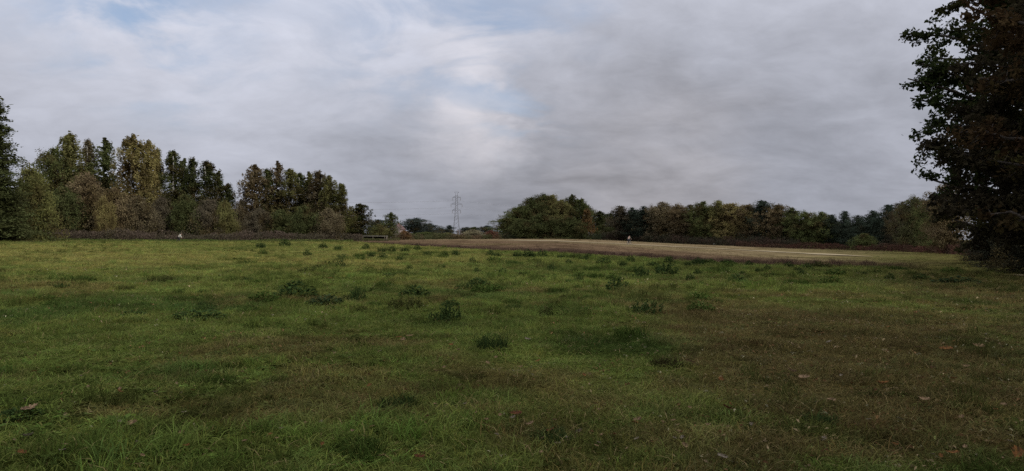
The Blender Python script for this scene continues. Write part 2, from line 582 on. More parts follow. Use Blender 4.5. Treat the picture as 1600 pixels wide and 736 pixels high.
q = np.stack([i * 4 + j, i * 4 + j + 1, (i + 1) * 4 + j + 1, (i + 1) * 4 + j], -1).reshape(-1, 4)
path = tag(link('sandy_path', np_mesh('sandy_path', np.stack([X, Y_, Zp], -1).reshape(-1, 3), q, [M_PATH], smooth=True)), 'pale sandy track across the brown field', kind='structure')

# pale bare patch at the right edge under the trees
c0 = ground_at(1596, 432)
a_ = np.linspace(0, 2 * math.pi, 28, endpoint=False)
rr = 1 + 0.25 * np.sin(3 * a_ + 1) + 0.12 * np.sin(7 * a_)
vx, vy = c0.x + 0.25 + 0.75 * rr * np.cos(a_), c0.y + 0.75 * rr * np.sin(a_)
vv = np.c_[np.r_[vx, c0.x + 0.25], np.r_[vy, c0.y]]
vz = terrain(vv[:, 0], vv[:, 1]) + 0.05
tag(link('sand_patch', np_mesh('sand_patch', np.c_[vv, vz], [(k, (k + 1) % 28, 28) for k in range(28)], [M_PATH])), 'pale bare sand at the foot of the dark trees', kind='structure')

# ------------------------------------------------------------------ grass
rng = np.random.default_rng(5)


def blades(n, rad_, h0, h1, w, lean=0.5, seed=0, dry=0.06, seg=2):
    r = np.random.default_rng(seed)
    V, Q, T, val = [], [], [], []
    V = []; Fc = []; vv = []
    for k in range(n):
        a = r.uniform(0, 2 * math.pi); rr_ = rad_ * math.sqrt(r.uniform())
        bx, by = rr_ * math.cos(a), rr_ * math.sin(a)
        h = r.uniform(h0, h1); la = r.uniform(0, 2 * math.pi); l = lean * h * r.uniform(0.2, 1.3)
        dx, dy = math.cos(la) * l, math.sin(la) * l
        wa = r.uniform(0, math.pi); wx, wy = math.cos(wa) * w / 2, math.sin(wa) * w / 2
        b = len(V)
        V += [(bx - wx, by - wy, -0.015), (bx + wx, by + wy, -0.015),
              (bx + dx * .4 - wx * .9, by + dy * .4 - wy * .9, h * .62), (bx + dx * .4 + wx * .9, by + dy * .4 + wy * .9, h * .62),
              (bx + dx, by + dy, h * r.uniform(0.72, 1.0))]
        Fc += [(b, b + 1, b + 3, b + 2), (b + 2, b + 3, b + 4)]
        c = r.uniform(0, 0.85) if r.uniform() > dry else r.uniform(0.9, 1)
        vv += [c, c]
    return V, Fc, vv


def leaflets(n, rad_, h, size, seed=0):
    """low rosette of small broad leaves"""
    r = np.random.default_rng(seed); V = []; Fc = []; vv = []
    for k in range(n):
        a = r.uniform(0, 2 * math.pi); rr_ = rad_ * math.sqrt(r.uniform())
        c = Vector((rr_ * math.cos(a), rr_ * math.sin(a), h * r.uniform(0.3, 1)))
        s = size * r.uniform(0.6, 1.3)
        u = Vector((math.cos(a + r.normal(0, .6)), math.sin(a + r.normal(0, .6)), r.normal(0.1, .3))).normalized()
        w_ = u.cross(Vector((r.normal(0, .35), r.normal(0, .35), 1))).normalized()
        b = len(V)
        V += [tuple(c - u * s), tuple(c + w_ * s * .45), tuple(c + u * s - Vector((0, 0, s * .3))), tuple(c - w_ * s * .45)]
        Fc += [(b, b + 1, b + 2), (b, b + 2, b + 3)]; q_ = r.uniform(0, .85); vv += [q_, q_]
    return V, Fc, vv


tuft_specs = [blades(30, .13, .03, .07, .0060, 1.3, 1, .01), blades(30, .14, .03, .08, .0055, 1.5, 2, .01), blades(26, .12, .03, .06, .0065, 1.6, 3, .03), blades(34, .14, .03, .07, .0055, 1.2, 4, .02),
              blades(28, .12, .05, .11, .0055, 1.2, 5, .02), blades(22, .12, .04, .10, .0045, 1.3, 6, .12),
              blades(34, .09, .09, .19, .0055, .9, 7, .02), leaflets(16, .09, .03, .022, 8), leaflets(14, .10, .04, .03, 9),
              blades(5, .12, .05, .10, .0050, 1.6, 10, .1), leaflets(5, .16, .04, .020, 11)]
src = bpy.data.collections.new('tuft_sources')
for k, (V, Fc, vv) in enumerate(tuft_specs):
    me = np_mesh('grass_tuft', V, Fc, [M_GRASS], {'v': vv})
    src.objects.link(bpy.data.objects.new('source_tuft_%02d' % k, me))


def instancer_group():
    ng = bpy.data.node_groups.new('scatter_tufts', 'GeometryNodeTree')
    ng.interface.new_socket('Geometry', in_out='INPUT', socket_type='NodeSocketGeometry')
    ng.interface.new_socket('Geometry', in_out='OUTPUT', socket_type='NodeSocketGeometry')
    gi, go = ng.nodes.new('NodeGroupInput'), ng.nodes.new('NodeGroupOutput')
    ci = ng.nodes.new('GeometryNodeCollectionInfo'); ci.inputs['Collection'].default_value = src
    ci.inputs['Separate Children'].default_value = True; ci.inputs['Reset Children'].default_value = True
    ip = ng.nodes.new('GeometryNodeInstanceOnPoints'); ip.inputs['Pick Instance'].default_value = True

    def na(nm, t):
        n = ng.nodes.new('GeometryNodeInputNamedAttribute'); n.data_type = t; n.inputs['Name'].default_value = nm
        return [o for o in n.outputs if o.enabled and o.name == 'Attribute'][0]
    er = ng.nodes.new('FunctionNodeEulerToRotation')
    L = ng.links.new
    L(gi.outputs[0], ip.inputs['Points']); L(ci.outputs[0], ip.inputs['Instance'])
    L(na('idx', 'INT'), ip.inputs['Instance Index'])
    L(na('rot', 'FLOAT_VECTOR'), er.inputs[0]); L(er.outputs[0], ip.inputs['Rotation'])
    L(na('scl', 'FLOAT_VECTOR'), ip.inputs['Scale'])
    L(ip.outputs[0], go.inputs[0])
    return ng


NG = instancer_group()


def scatter(name, x, y, idx, scl, tint, label, lift=0.0):
    n = len(x)
    z = terrain(x, y) + lift
    me = bpy.data.meshes.new(name)
    me.vertices.add(n); me.vertices.foreach_set('co', np.c_[x, y, z].astype(np.float32).ravel())
    a = me.attributes.new('idx', 'INT', 'POINT'); a.data.foreach_set('value', idx.astype(np.int32))
    rot = np.c_[rng.normal(0, .12, n), rng.normal(0, .12, n), rng.uniform(0, 6.283, n)]
    a = me.attributes.new('rot', 'FLOAT_VECTOR', 'POINT'); a.data.foreach_set('vector', rot.astype(np.float32).ravel())
    a = me.attributes.new('scl', 'FLOAT_VECTOR', 'POINT'); a.data.foreach_set('vector', scl.astype(np.float32).ravel())
    a = me.attributes.new('tint', 'FLOAT_COLOR', 'POINT'); a.data.foreach_set('color', np.c_[tint, np.ones(n)].astype(np.float32).ravel())
    me.update()
    o = link(name, me)
    md = o.modifiers.new('scatter', 'NODES'); md.node_group = NG
    tag(o, label, 'grass', kind='stuff')
    return o


def ring_points(d0, d1, per_m2, half=0.80):
    area = half * (d1 ** 2 - d0 ** 2)
    n = int(area * per_m2)
    y = np.sqrt(rng.uniform(d0 ** 2, d1 ** 2, n))
    return rng.uniform(-half, half, n) * y, y


xs, ys, sc = [], [], []
for d0, d1, rho, s in ((3.6, 8, 125, 1.3), (8, 13, 85, 1.35), (13, 22, 52, 1.3), (22, 40, 20, 1.7), (40, 75, 6.5, 2.4), (75, 190, 1.5, 3.6)):
    x, y = ring_points(d0, d1, rho)
    xs.append(x); ys.append(y); sc.append(np.full(len(x), s))
x, y, sc = map(np.concatenate, (xs, ys, sc))
pxg = x / y * F + 800
keep = ((y < boundary(x / y) + rng.normal(0, .8, len(x))) | ((rng.uniform(0, 1, len(x)) < sstep(1330, 1480, pxg)) & (y < front_depth(pxg) + 4))) & ((y < 168) | (x > -20))
x, y, sc = x[keep], y[keep], sc[keep]
n = len(x)
tall = sstep(0.60, 0.85, vnoise(x, y, 1.6, 41) * .6 + vnoise(x, y, 5, 42) * .4)
u = rng.uniform(0, 1, n)
idx = rng.integers(0, 4, n)
idx = np.where(u < 0.16, 4, idx); idx = np.where((u > 0.16) & (u < 0.22), 5, idx)
idx = np.where(rng.uniform(0, 1, n) < tall * 0.75, np.where(rng.uniform(0, 1, n) < .5, 6, 4), idx)
lv = sstep(0.55, 0.75, vnoise(x, y, 1.9, 43)) * 0.35
idx = np.where(rng.uniform(0, 1, n) < lv, rng.integers(7, 9, n), idx)
idx = np.where(rng.uniform(0, 1, n) < .03 * (1 - sstep(14, 24, y)), 9, idx)
sxy = sc * rng.uniform(0.8, 1.25, n)
sink = np.where(y > boundary(x / y) + 1.5, .45, 1.0)
szz = (0.62 + 0.38 * sstep(9, 20, y)) * sink * sxy * rng.uniform(0.7, 1.3, n) * (0.45 + 1.1 * vnoise(x, y, 0.8, 44) * (0.5 + vnoise(x, y, 2.6, 45))) / (sc ** 0.7)
tint = meadow_colour(x, y) * (rng.uniform(0.85, 1.18, n) * (0.40 + 1.2 * (0.55 * vnoise(x, y, 0.40, 46) + 0.45 * vnoise(x, y, 1.1, 47))))[:, None]
tint *= (1 + rng.normal(0, .07, (n, 3)))
tint = np.where((idx == 9)[:, None], tint * 1.35, tint)
tint = np.where(((idx >= 6) & (idx < 9))[:, None], tint * np.array([0.8, 0.92, 0.85]), tint)
xs, ys, sc = [x], [y], [sxy]
zs_, id_, ti_ = [szz], [idx], [tint]
# low leafy clumps of clover, plantain and coarse grass growing through the turf
for d0, d1, rho, s0 in ((4, 14, 26, 1.0), (14, 35, 9, 1.5), (35, 75, 2.6, 2.3), (75, 165, .7, 3.2)):
    x2, y2 = ring_points(d0, d1, rho)
    w2 = sstep(.50, .72, .5 * vnoise(x2, y2, .9 * s0, 71) + .5 * vnoise(x2, y2, 2.8 * s0, 72))
    a2 = x2 / y2; inbrown = sstep(.14, .24, a2) * (y2 > 8) * (1 - sstep(18, 23, y2))
    kp = (rng.uniform(0, 1, len(x2)) < w2 * (1 - .8 * inbrown)) & (y2 < boundary(x2 / y2)) & ((y2 < 168) | (x2 > -20))
    x2, y2 = x2[kp], y2[kp]; n2_ = len(x2)
    xs.append(x2); ys.append(y2)
    k2 = s0 * rng.uniform(.8, 1.5, n2_); sc.append(k2); zs_.append(k2 ** .45 * rng.uniform(0.8, 1.8, n2_) * (.7 + .3 * sstep(9, 20, y2)))
    id_.append(np.where(rng.uniform(0, 1, n2_) < .75, rng.integers(7, 9, n2_), 6))
    ti_.append((np.array([.056, .086, .018]) * .55 + meadow_colour(x2, y2) * .35) * rng.uniform(.6, 1.4, n2_)[:, None])
for d0, d1, rho in ((4, 10, 16), (10, 20, 6), (20, 34, 2)):
    x2, y2 = ring_points(d0, d1, rho)
    kp = rng.uniform(0, 1, len(x2)) < .25 + .75 * sstep(.0, .3, x2 / y2)
    x2, y2 = x2[kp], y2[kp]; n2_ = len(x2)
    xs.append(x2); ys.append(y2)
    k2 = (.8 + d0 / 22) * rng.uniform(.6, 1.5, n2_); sc.append(k2); zs_.append(k2 * 1.3)
    id_.append(np.full(n2_, 10))
    pick = rng.integers(0, 5, n2_)
    ti_.append(np.array([(.36, .27, .15), (.26, .15, .07), (.20, .22, .07), (.32, .29, .17), (.17, .09, .045)])[pick] * rng.uniform(.7, 1.2, n2_)[:, None])
x, y, sxy, szz, idx = map(np.concatenate, (xs, ys, sc, zs_, id_)); tint = np.concatenate(ti_)
scatter('meadow_grass', x, y, idx, np.c_[sxy, sxy, szz], np.clip(tint, 0.005, 1), 'short tussocky green grass covering the meadow')

# dry grass of the brown field
xs, ys, sc = [], [], []
for d0, d1, rho, s in ((38, 75, 4.0, 2.6), (75, 130, 1.6, 3.4), (130, 300, 0.5, 5.0)):
    x, y = ring_points(d0, d1, rho, 0.6)
    xs.append(x); ys.append(y); sc.append(np.full(len(x), s))
x, y, sc = map(np.concatenate, (xs, ys, sc))
px = x / y * F + 800
dpath = np.min(np.hypot(x[:, None] - cx[None, ::6], y[:, None] - cy[None, ::6]), 1)
dback = np.min(np.hypot(x[:, None] * 1.0 - cx[None, ::6], y[:, None] - cy[None, ::6]), 1)
t = y - boundary(x / y)
keep = ((t < 9) | ((rng.uniform(0, 1, len(x)) < .45) & (dback > 12))) & (px > 548) & (px < 1445) & (y > boundary(x / y) + rng.normal(0, 1.0, len(x))) & (y < front_depth(px) + 6) & (dpath > 1.7)
x, y, sc, px = x[keep], y[keep], sc[keep], px[keep]
n = len(x)
t = (y - boundary(x / y))
idx = np.where(rng.uniform(0, 1, n) < .6, 5, np.where(rng.uniform(0, 1, n) < .5, 4, 6))
sxy = sc * rng.uniform(0.8, 1.3, n)
szz = rng.uniform(0.6, 1.3, n) * (0.55 + 2.3 * (1 - sstep(1.5, 9, t)) * (.4 + 1.1 * vnoise(x, y, 4, 77)))
tint = dry_colour(x, y) * rng.uniform(0.8, 1.25, n)[:, None]
scatter('dry_grass', x, y, idx, np.c_[sxy, sxy, szz], tint, 'dry brown and tan grass standing on the far field', lift=0.03)

# ------------------------------------------------------------------ weeds and tussocks
def leaf_quads(c, u, w, s, asp=0.55, fold=0.0):
    """rhombic leaves: centres c, axes u (long) and w, half length s"""
    s = s[:, None]
    P = np.stack([c - u * s, c + w * s * asp, c + u * s, c - w * s * asp], 1)
    n = len(c)
    return P.reshape(-1, 3), np.arange(n * 4).reshape(n, 4)


def rand_axes(r, n, up=0.0, hang=0.0):
    nrm = r.normal(0, 1, (n, 3)); nrm[:, 2] = np.abs(nrm[:, 2]) + up
    nrm /= np.linalg.norm(nrm, axis=1)[:, None]
    u = r.normal(0, 1, (n, 3)); u[:, 2] -= hang
    u -= nrm * (u * nrm).sum(1)[:, None]; u /= np.linalg.norm(u, axis=1)[:, None] + 1e-9
    return u, np.cross(nrm, u)


def weed_mesh(kind, seed):
    r = np.random.default_rng(seed)
    V, Fc, vv = [], [], []

    def add(t):
        b = len(V)
        V.extend(t[0]); Fc.extend(tuple(i + b for i in f) for f in t[1]); vv.extend(t[2])
    if kind == 'dock':            # unit half-width 1, height 1
        n = 420
        a = r.uniform(0, 2 * math.pi, n); q_ = np.sqrt(r.uniform(0, 1, n))
        c = np.c_[q_ * np.cos(a), q_ * np.sin(a), r.uniform(0.0, 1, n) * (1 - 0.6 * q_ ** 2)]
        u = np.c_[np.cos(a), np.sin(a), r.normal(0.2, .5, n)]; u /= np.linalg.norm(u, axis=1)[:, None]
        w_ = np.cross(u, np.c_[r.normal(0, .4, n), r.normal(0, .4, n), np.ones(n)]); w_ /= np.linalg.norm(w_, axis=1)[:, None]
        P, Q = leaf_quads(c, u, w_, r.uniform(.07, .18, n), .48)
        add((P.tolist(), [tuple(f) for f in Q.tolist()], list(r.uniform(0, 1, n))))
    elif kind == 'tussock':
        V_, F_, v_ = blades(260, .85, .25, 1.0, .03, .8, seed, 0.0)
        add((V_, F_, [k * 1.0 for k in v_]))
    else:                          # thin stems with small leaves
        for k in range(40):
            a = r.uniform(0, 6.28); q_ = 0.95 * math.sqrt(r.uniform()); h = r.uniform(.35, 1.0) * (1 - .5 * q_ * q_)
            b0_ = Vector((q_ * math.cos(a), q_ * math.sin(a), -0.03)); b1_ = b0_ + Vector((r.normal(0, .18), r.normal(0, .18), h))
            p = Vector((.014, 0, 0))
            b = len(V); V.extend([tuple(b0_ - p), tuple(b0_ + p), tuple(b1_ + p * .5), tuple(b1_ - p * .5)]); Fc.append((b, b + 1, b + 2, b + 3)); vv.append(r.uniform(.2, .6))
            m_ = 12
            tt_ = r.uniform(.25, 1, m_)[:, None]
            c = np.array(b0_)[None] + (np.array(b1_) - np.array(b0_))[None] * tt_ + r.normal(0, .05, (m_, 3))
            u, w_ = rand_axes(r, m_)
            P, Q = leaf_quads(c, u, w_, r.uniform(.05, .11, m_), .35)
            add((P.tolist(), [tuple(f) for f in Q.tolist()], list(r.uniform(0, 1, m_))))
    return np_mesh(kind + '_leaves', V, Fc, [M_WEED], {'v': vv})


WEED = {k: [weed_mesh(k, s) for s in (51, 52, 53)] for k in ('dock', 'tussock', 'stems')}
DG = (0.042, 0.066, 0.020); MG = (0.054, 0.084, 0.018); OG = (0.06, 0.066, 0.02); DB = (0.05, 0.045, 0.018); GG = (0.044, 0.064, 0.026)
weed_n = [0]


def weed(px, py, w, h, kind, tint, label, group=None):
    p = ground_at(px, py)
    o = link('weed_tuft', WEED[kind][weed_n[0] % 3], None, p); weed_n[0] += 1
    k = p.y / F
    o.scale = (w * k * 0.55, w * k * 0.55, h * k * (0.8 if kind == 'tussock' and h > 12 else 1.1))
    o.rotation_euler.z = random.uniform(0, 6.28)
    o.color = tint + (1,)
    tag(o, label, 'weed', group)
    return o


for args in [
    (462, 466, 62, 26, 'dock', DG, 'largest dark glossy weed clump left of centre in the meadow'),
    (412, 470, 42, 14, 'dock', MG, 'low green weed clump just left of the largest dark one'),
    (508, 476, 52, 15, 'dock', GG, 'greyish low weed clump just right of the largest dark one'),
    (556, 470, 34, 24, 'stems', DG, 'upright leafy weed midway between two dark weed clumps'),
    (648, 466, 44, 18, 'dock', DG, 'dark broad weed clump in the middle of the meadow'),
    (634, 482, 60, 24, 'stems', OG, 'thin brownish stems in front of the dark middle clump'),
    (698, 502, 48, 36, 'stems', DG, 'tall thin-stemmed weed with dark foot near the centre'),
    (800, 476, 36, 15, 'tussock', MG, 'low round tussock right of the tall thin-stemmed weed'),
    (870, 458, 42, 15, 'tussock', MG, 'wide rounded tussock in the fresh green right of centre'),
    (965, 454, 34, 20, 'dock', DG, 'dark bushy weed clump below a smaller dark tuft'),
    (958, 439, 20, 12, 'dock', MG, 'small dark tuft just above a dark bushy clump'),
    (1002, 432, 24, 22, 'stems', DG, 'tall dark weed, left one of a facing pair'),
    (1043, 430, 34, 18, 'dock', DG, 'broad dark weed, right one of a facing pair'),
    (1078, 438, 14, 10, 'dock', DG, 'small single dark tuft right of the facing pair'),
    (1152, 444, 28, 15, 'dock', DG, 'dark weed clump at the start of a low green row'),
    (1182, 447, 44, 10, 'tussock', MG, 'low green row of tussocks behind the brown grass'),
    (1012, 492, 52, 28, 'stems', DG, 'dark patch of tall weeds at the brown grass edge'),
    (986, 528, 60, 30, 'tussock', MG, 'tall green tussock left of the brown grass'),
    (768, 545, 54, 40, 'tussock', DG, 'tall dark grass tussock in the central foreground'),
    (622, 640, 66, 38, 'tussock', DG, 'darkest grass tussock in the left central foreground'),
    (1040, 572, 56, 24, 'tussock', DB, 'brownish grass tussock in the right foreground'),
    (310, 498, 74, 13, 'dock', DG, 'flat dark weed patch in the left meadow'),
    (208, 496, 44, 10, 'dock', DG, 'narrow dark weed patch left of a flat one'),
    (118, 440, 66, 16, 'tussock', MG, 'soft green tussock in the far left meadow'),
    (252, 440, 44, 12, 'tussock', OG, 'olive tussock in the sallow left meadow'),
    (1232, 418, 14, 9, 'dock', DG, 'compact dark tuft closest to the brown field edge'),
    (1246, 444, 46, 14, 'tussock', MG, 'green tussock at the upper edge of the brown grass'),
    (1298, 444, 34, 12, 'dock', MG, 'leafy green clump right of a green tussock'),
    (1496, 444, 66, 12, 'dock', GG, 'low leafy weed bed in front of the dark oaks'),
    (1135, 418, 20, 9, 'dock', MG, 'green rounded tuft beside the brown field edge'),
    (943, 412, 22, 9, 'dock', DG, 'widest of the dark tufts along the brown field edge'),
    (925, 424, 30, 10, 'tussock', MG, 'pale green mound behind the dark bushy clump'),
    (862, 690, 70, 30, 'tussock', DG, 'dark green tussock near the bottom centre'),
    (560, 712, 90, 44, 'tussock', MG, 'long-bladed green tussock at the bottom left of centre'),
    (1280, 660, 60, 26, 'tussock', DG, 'dark low tussock in the right foreground leaves'),
    (340, 600, 60, 24, 'tussock', MG, 'soft green tussock in the left foreground'),
    (30, 652, 60, 14, 'dock', DG, 'low dark weed beside the curled leaf at the left edge'),
]:
    weed(*args)
small = [(505, 387), (528, 390), (572, 388), (597, 393), (611, 393), (632, 392), (652, 390), (533, 405), (532, 417), (580, 400), (598, 404), (667, 399), (695, 400), (712, 398),
         (766, 399), (776, 400), (787, 428), (808, 400), (825, 401), (833, 401), (847, 400), (877, 403), (889, 411), (902, 403), (919, 403), (972, 415), (985, 408), (1030, 422), (1046, 411),
         (1075, 415), (1090, 414), (1160, 428), (1170, 414), (1186, 424), (1200, 421), (1247, 423), (1262, 420), (1253, 428), (1391, 436), (1350, 428), (445, 383), (408, 386), (480, 399), (625, 406),
         (738, 408), (842, 412), (1112, 423), (1208, 430), (1090, 428), (905, 437), (745, 425), (690, 418), (640, 420), (818, 430), (862, 421)]
for k, (px, py) in enumerate(small):
    s = random.uniform(0.8, 1.5)
    weed(px, py + 1.5, 12 * s, 8.5 * s, ('dock', 'tussock')[k % 2], ((.038, .058, .018), DG, (.034, .054, .017))[k % 3], 'small dark green tuft dotting the far half of the meadow', 'small dark tufts across the far meadow')

wr_ = random.Random(21)
for k in range(80):
    py = 398 + 95 * wr_.random() ** 1.3
    px = wr_.uniform(330, 1500) if py < 440 else wr_.uniform(60, 1130)
    lim = float(np.interp(px, [330, 551, 677, 800, 1060, 1340, 1500], [382, 386, 393, 400, 410, 420, 426]))
    py = max(py, lim)
    s = wr_.uniform(.7, 1.6) * (1 + (py - 398) / 120)
    weed(px, py, 15 * s, 5.5 * s, ('dock', 'tussock', 'stems')[k % 3], wr_.choice([MG, (.062, .092, .022), OG, DG]), 'low green weed tuft blending into the middle of the meadow', 'low tufts blending into the middle meadow')

# ------------------------------------------------------------------ fallen leaves
def oak_leaf_mesh(seed):
    r = np.random.default_rng(seed)
    prof = [(0, .03), (.08, .05), (.18, .20), (.27, .12), (.38, .34), (.48, .18), (.60, .40), (.70, .20), (.82, .28), (.92, .12), (1.0, .0)]
    curl = r.uniform(.25, .9); side = r.uniform(.1, .5)

    def P(t, w_):
        z = curl * 0.45 * (t - .45) ** 2 * 2 + side * abs(w_) * 1.1 + r.normal(0, .015)
        return (t - .5, w_, z)
    V = []
    for t, w_ in prof:
        V += [P(t, -w_ * r.uniform(.85, 1.15)), P(t, 0.0), P(t, w_ * r.uniform(.85, 1.15))]
    Fc = []
    for k in range(len(prof) - 1):
        b = k * 3
        Fc += [(b, b + 1, b + 4, b + 3), (b + 1, b + 2, b + 5, b + 4)]
    b = len(V)
    V += [(-.5, -.012, V[1][2]), (-.5, .012, V[1][2]), (-.72, .0, V[1][2] + .03)]
    Fc.append((b, b + 1, b + 2))
    return np_mesh('oak_leaf', V, Fc, [M_DEAD])


m, g = material('dead_leaf')
oi = g.n('ShaderNodeObjectInfo'); tc = g.n('ShaderNodeTexCoord').outputs['Object']
nn = g.noise(tc, 5, 5, .6)
col = g.mix(g.rng(nn, .3, .75), oi.outputs['Color'], (0.05, 0.03, 0.018))
finish(g, col, 0.7, transl=0.15, spec=0)
M_DEAD = m
OAK = [oak_leaf_mesh(s) for s in range(5)]
PALE = (0.38, 0.26, 0.15); RUST = (0.28, 0.13, 0.045); TAN = (0.33, 0.23, 0.12); RED = (0.18, 0.075, 0.035); GREY = (0.30, 0.26, 0.19)
leaf_n = [0]


def fallen_leaf(px, py, w, tint, label, group=None, lift=0.075):
    p = ground_at(px, py)
    o = link('fallen_leaf', OAK[leaf_n[0] % 5], None, p + Vector((0, 0, lift)))
    leaf_n[0] += 1
    s = max(0.05, min(0.22, .88 * w * p.y / F))
    o.scale = (s, s, s)
    o.rotation_euler = (random.uniform(-.35, .35) + 0.2, random.uniform(-.3, .3), random.uniform(0, 6.28))
    o.color = tint + (1,)
    tag(o, label, 'leaf', group)


for args in [
    (47, 652, 30, PALE, 'large pale curled oak leaf near the left edge'),
    (42, 698, 30, GREY, 'long greyish leaf standing on edge at lower left'),
    (33, 724, 20, RUST, 'orange leaf in the bottom left corner'),
    (205, 676, 24, TAN, 'flat tan leaf lying in green grass at lower left'),
    (188, 626, 14, RUST, 'small reddish leaf above the flat tan one'),
    (383, 706, 16, PALE, 'pale pinkish leaf in the dark lower left grass'),
    (655, 731, 24, RED, 'red-brown leaf at the bottom edge left of centre'),
    (597, 728, 16, TAN, 'small tan leaf beside a red-brown leaf at the bottom'),
    (806, 660, 24, RED, 'spiky red leaf in the bottom centre'),
    (828, 677, 16, PALE, 'upright pale leaf right of a spiky red leaf'),
    (1138, 652, 24, RED, 'dark red leaf in the green right foreground'),
    (1238, 591, 22, PALE, 'round pale leaf, left one of a touching pair'),
    (1256, 600, 26, PALE, 'curled pinkish leaf, right one of a touching pair'),
    (1300, 637, 22, PALE, 'pale leaf below the touching pair'),
    (1380, 610, 24, RUST, 'thin rusty leaf lying flat on the brown grass'),
    (1444, 636, 20, PALE, 'folded pinkish leaf with a light rim'),
    (1490, 602, 14, RUST, 'small orange leaf right of a thin rusty one'),
    (1437, 551, 20, TAN, 'light tan leaf on the dim brown grass'),
    (1478, 554, 24, RUST, 'rusty leaf right of a light tan one'),
    (1528, 549, 20, TAN, 'dull tan leaf close to the right edge'),
    (1488, 724, 24, RUST, 'rusty leaf close to the bottom right corner'),
    (1588, 726, 36, RUST, 'big orange-brown leaf in the bottom right corner'),
    (1070, 712, 18, TAN, 'tan leaf in the bottom right-central grass'),
    (1128, 730, 26, GREY, 'greyish curled leaf at the bottom edge'),
    (905, 690, 22, GREY, 'pale grey-green leaf among clover at the bottom'),
    (860, 688, 18, RED, 'dark red-brown leaf beside the dark bottom tussock'),
    (996, 670, 16, PALE, 'narrow pale leaf in the central right foreground'),
    (640, 533, 14, TAN, 'tan leaf on a brown patch left of the tall dark tussock'),
    (1078, 574, 20, TAN, 'tan leaf beside the brownish tussock'),
    (1126, 604, 16, RUST, 'orange upright leaf in the brown grass'),
    (515, 439, 9, RUST, 'tiny orange leaf in the far green grass'),
]:
    fallen_leaf(*args)
lr = random.Random(3)
for k in range(130):
    px = 1600 * lr.random() ** 0.55 if k < 112 else 900 * lr.random()
    py = 505 + 225 * lr.random() ** 0.8
    fallen_leaf(px, py, lr.uniform(5, 13), lr.choice([PALE, RUST, TAN, TAN, GREY]), 'little brown leaf fallen on the near grass', 'little fallen leaves scattered over the near grass', lift=0.07)

# ------------------------------------------------------------------ trees
def crown_clusters(kind, r, n):
    """cluster centres and sizes in a crown of height 1 (z 0..1 of the whole tree) and half width 1"""
    out = []
    ph = r.uniform(0, 6.28, 4)
    lo = {'birch': .16, 'round': .10, 'spruce': .04, 'pine': .12, 'bush': .0, 'slim': .15, 'low': .0}[kind]
    tiers = np.linspace(lo, .97, 15)
    while len(out) < n:
        t = r.uniform(0, 1); az = r.uniform(0, 6.28)
        if kind == 'birch':
            R0 = min(1, (t / .2) ** .4 + .1) * (1 - t) ** .46 * 1.12
        elif kind == 'slim':
            R0 = min(1, (t / .25) ** .5 + .2) * (1 - t) ** .47 * 1.1
        elif kind == 'round':
            R0 = math.sqrt(max(0, 1 - (1.75 * t - .75) ** 2)) if t > .42 else .85 + .15 * t / .42
        elif kind == 'spruce':
            R0 = (1 - t) ** .85 * (0.72 + 0.28 * math.cos((t * 15 % 1) * 6.28))
        elif kind == 'pine':
            R0 = (math.sqrt(max(0, 1 - (1.5 * t - .5) ** 2))) * (0.85 + .15 * math.sin(t * 17 + ph[0]))
        else:
            R0 = math.sqrt(max(0, 1 - t ** 2.2)) if t > .25 else 1.0
        if r.uniform() > R0 + (.45 if kind in ('birch', 'slim') else .15):
            continue
        R0 *= 1 + .24 * math.sin(2 * az + ph[1] + 5 * t) + .18 * math.sin(5 * az + ph[2] + 9 * t) + .08 * r.normal()
        q_ = r.uniform(0, 1) ** .42
        z = lo + t * (.985 - lo)
        out.append((R0 * q_ * math.cos(az), R0 * q_ * math.sin(az), z))
    return np.array(out)


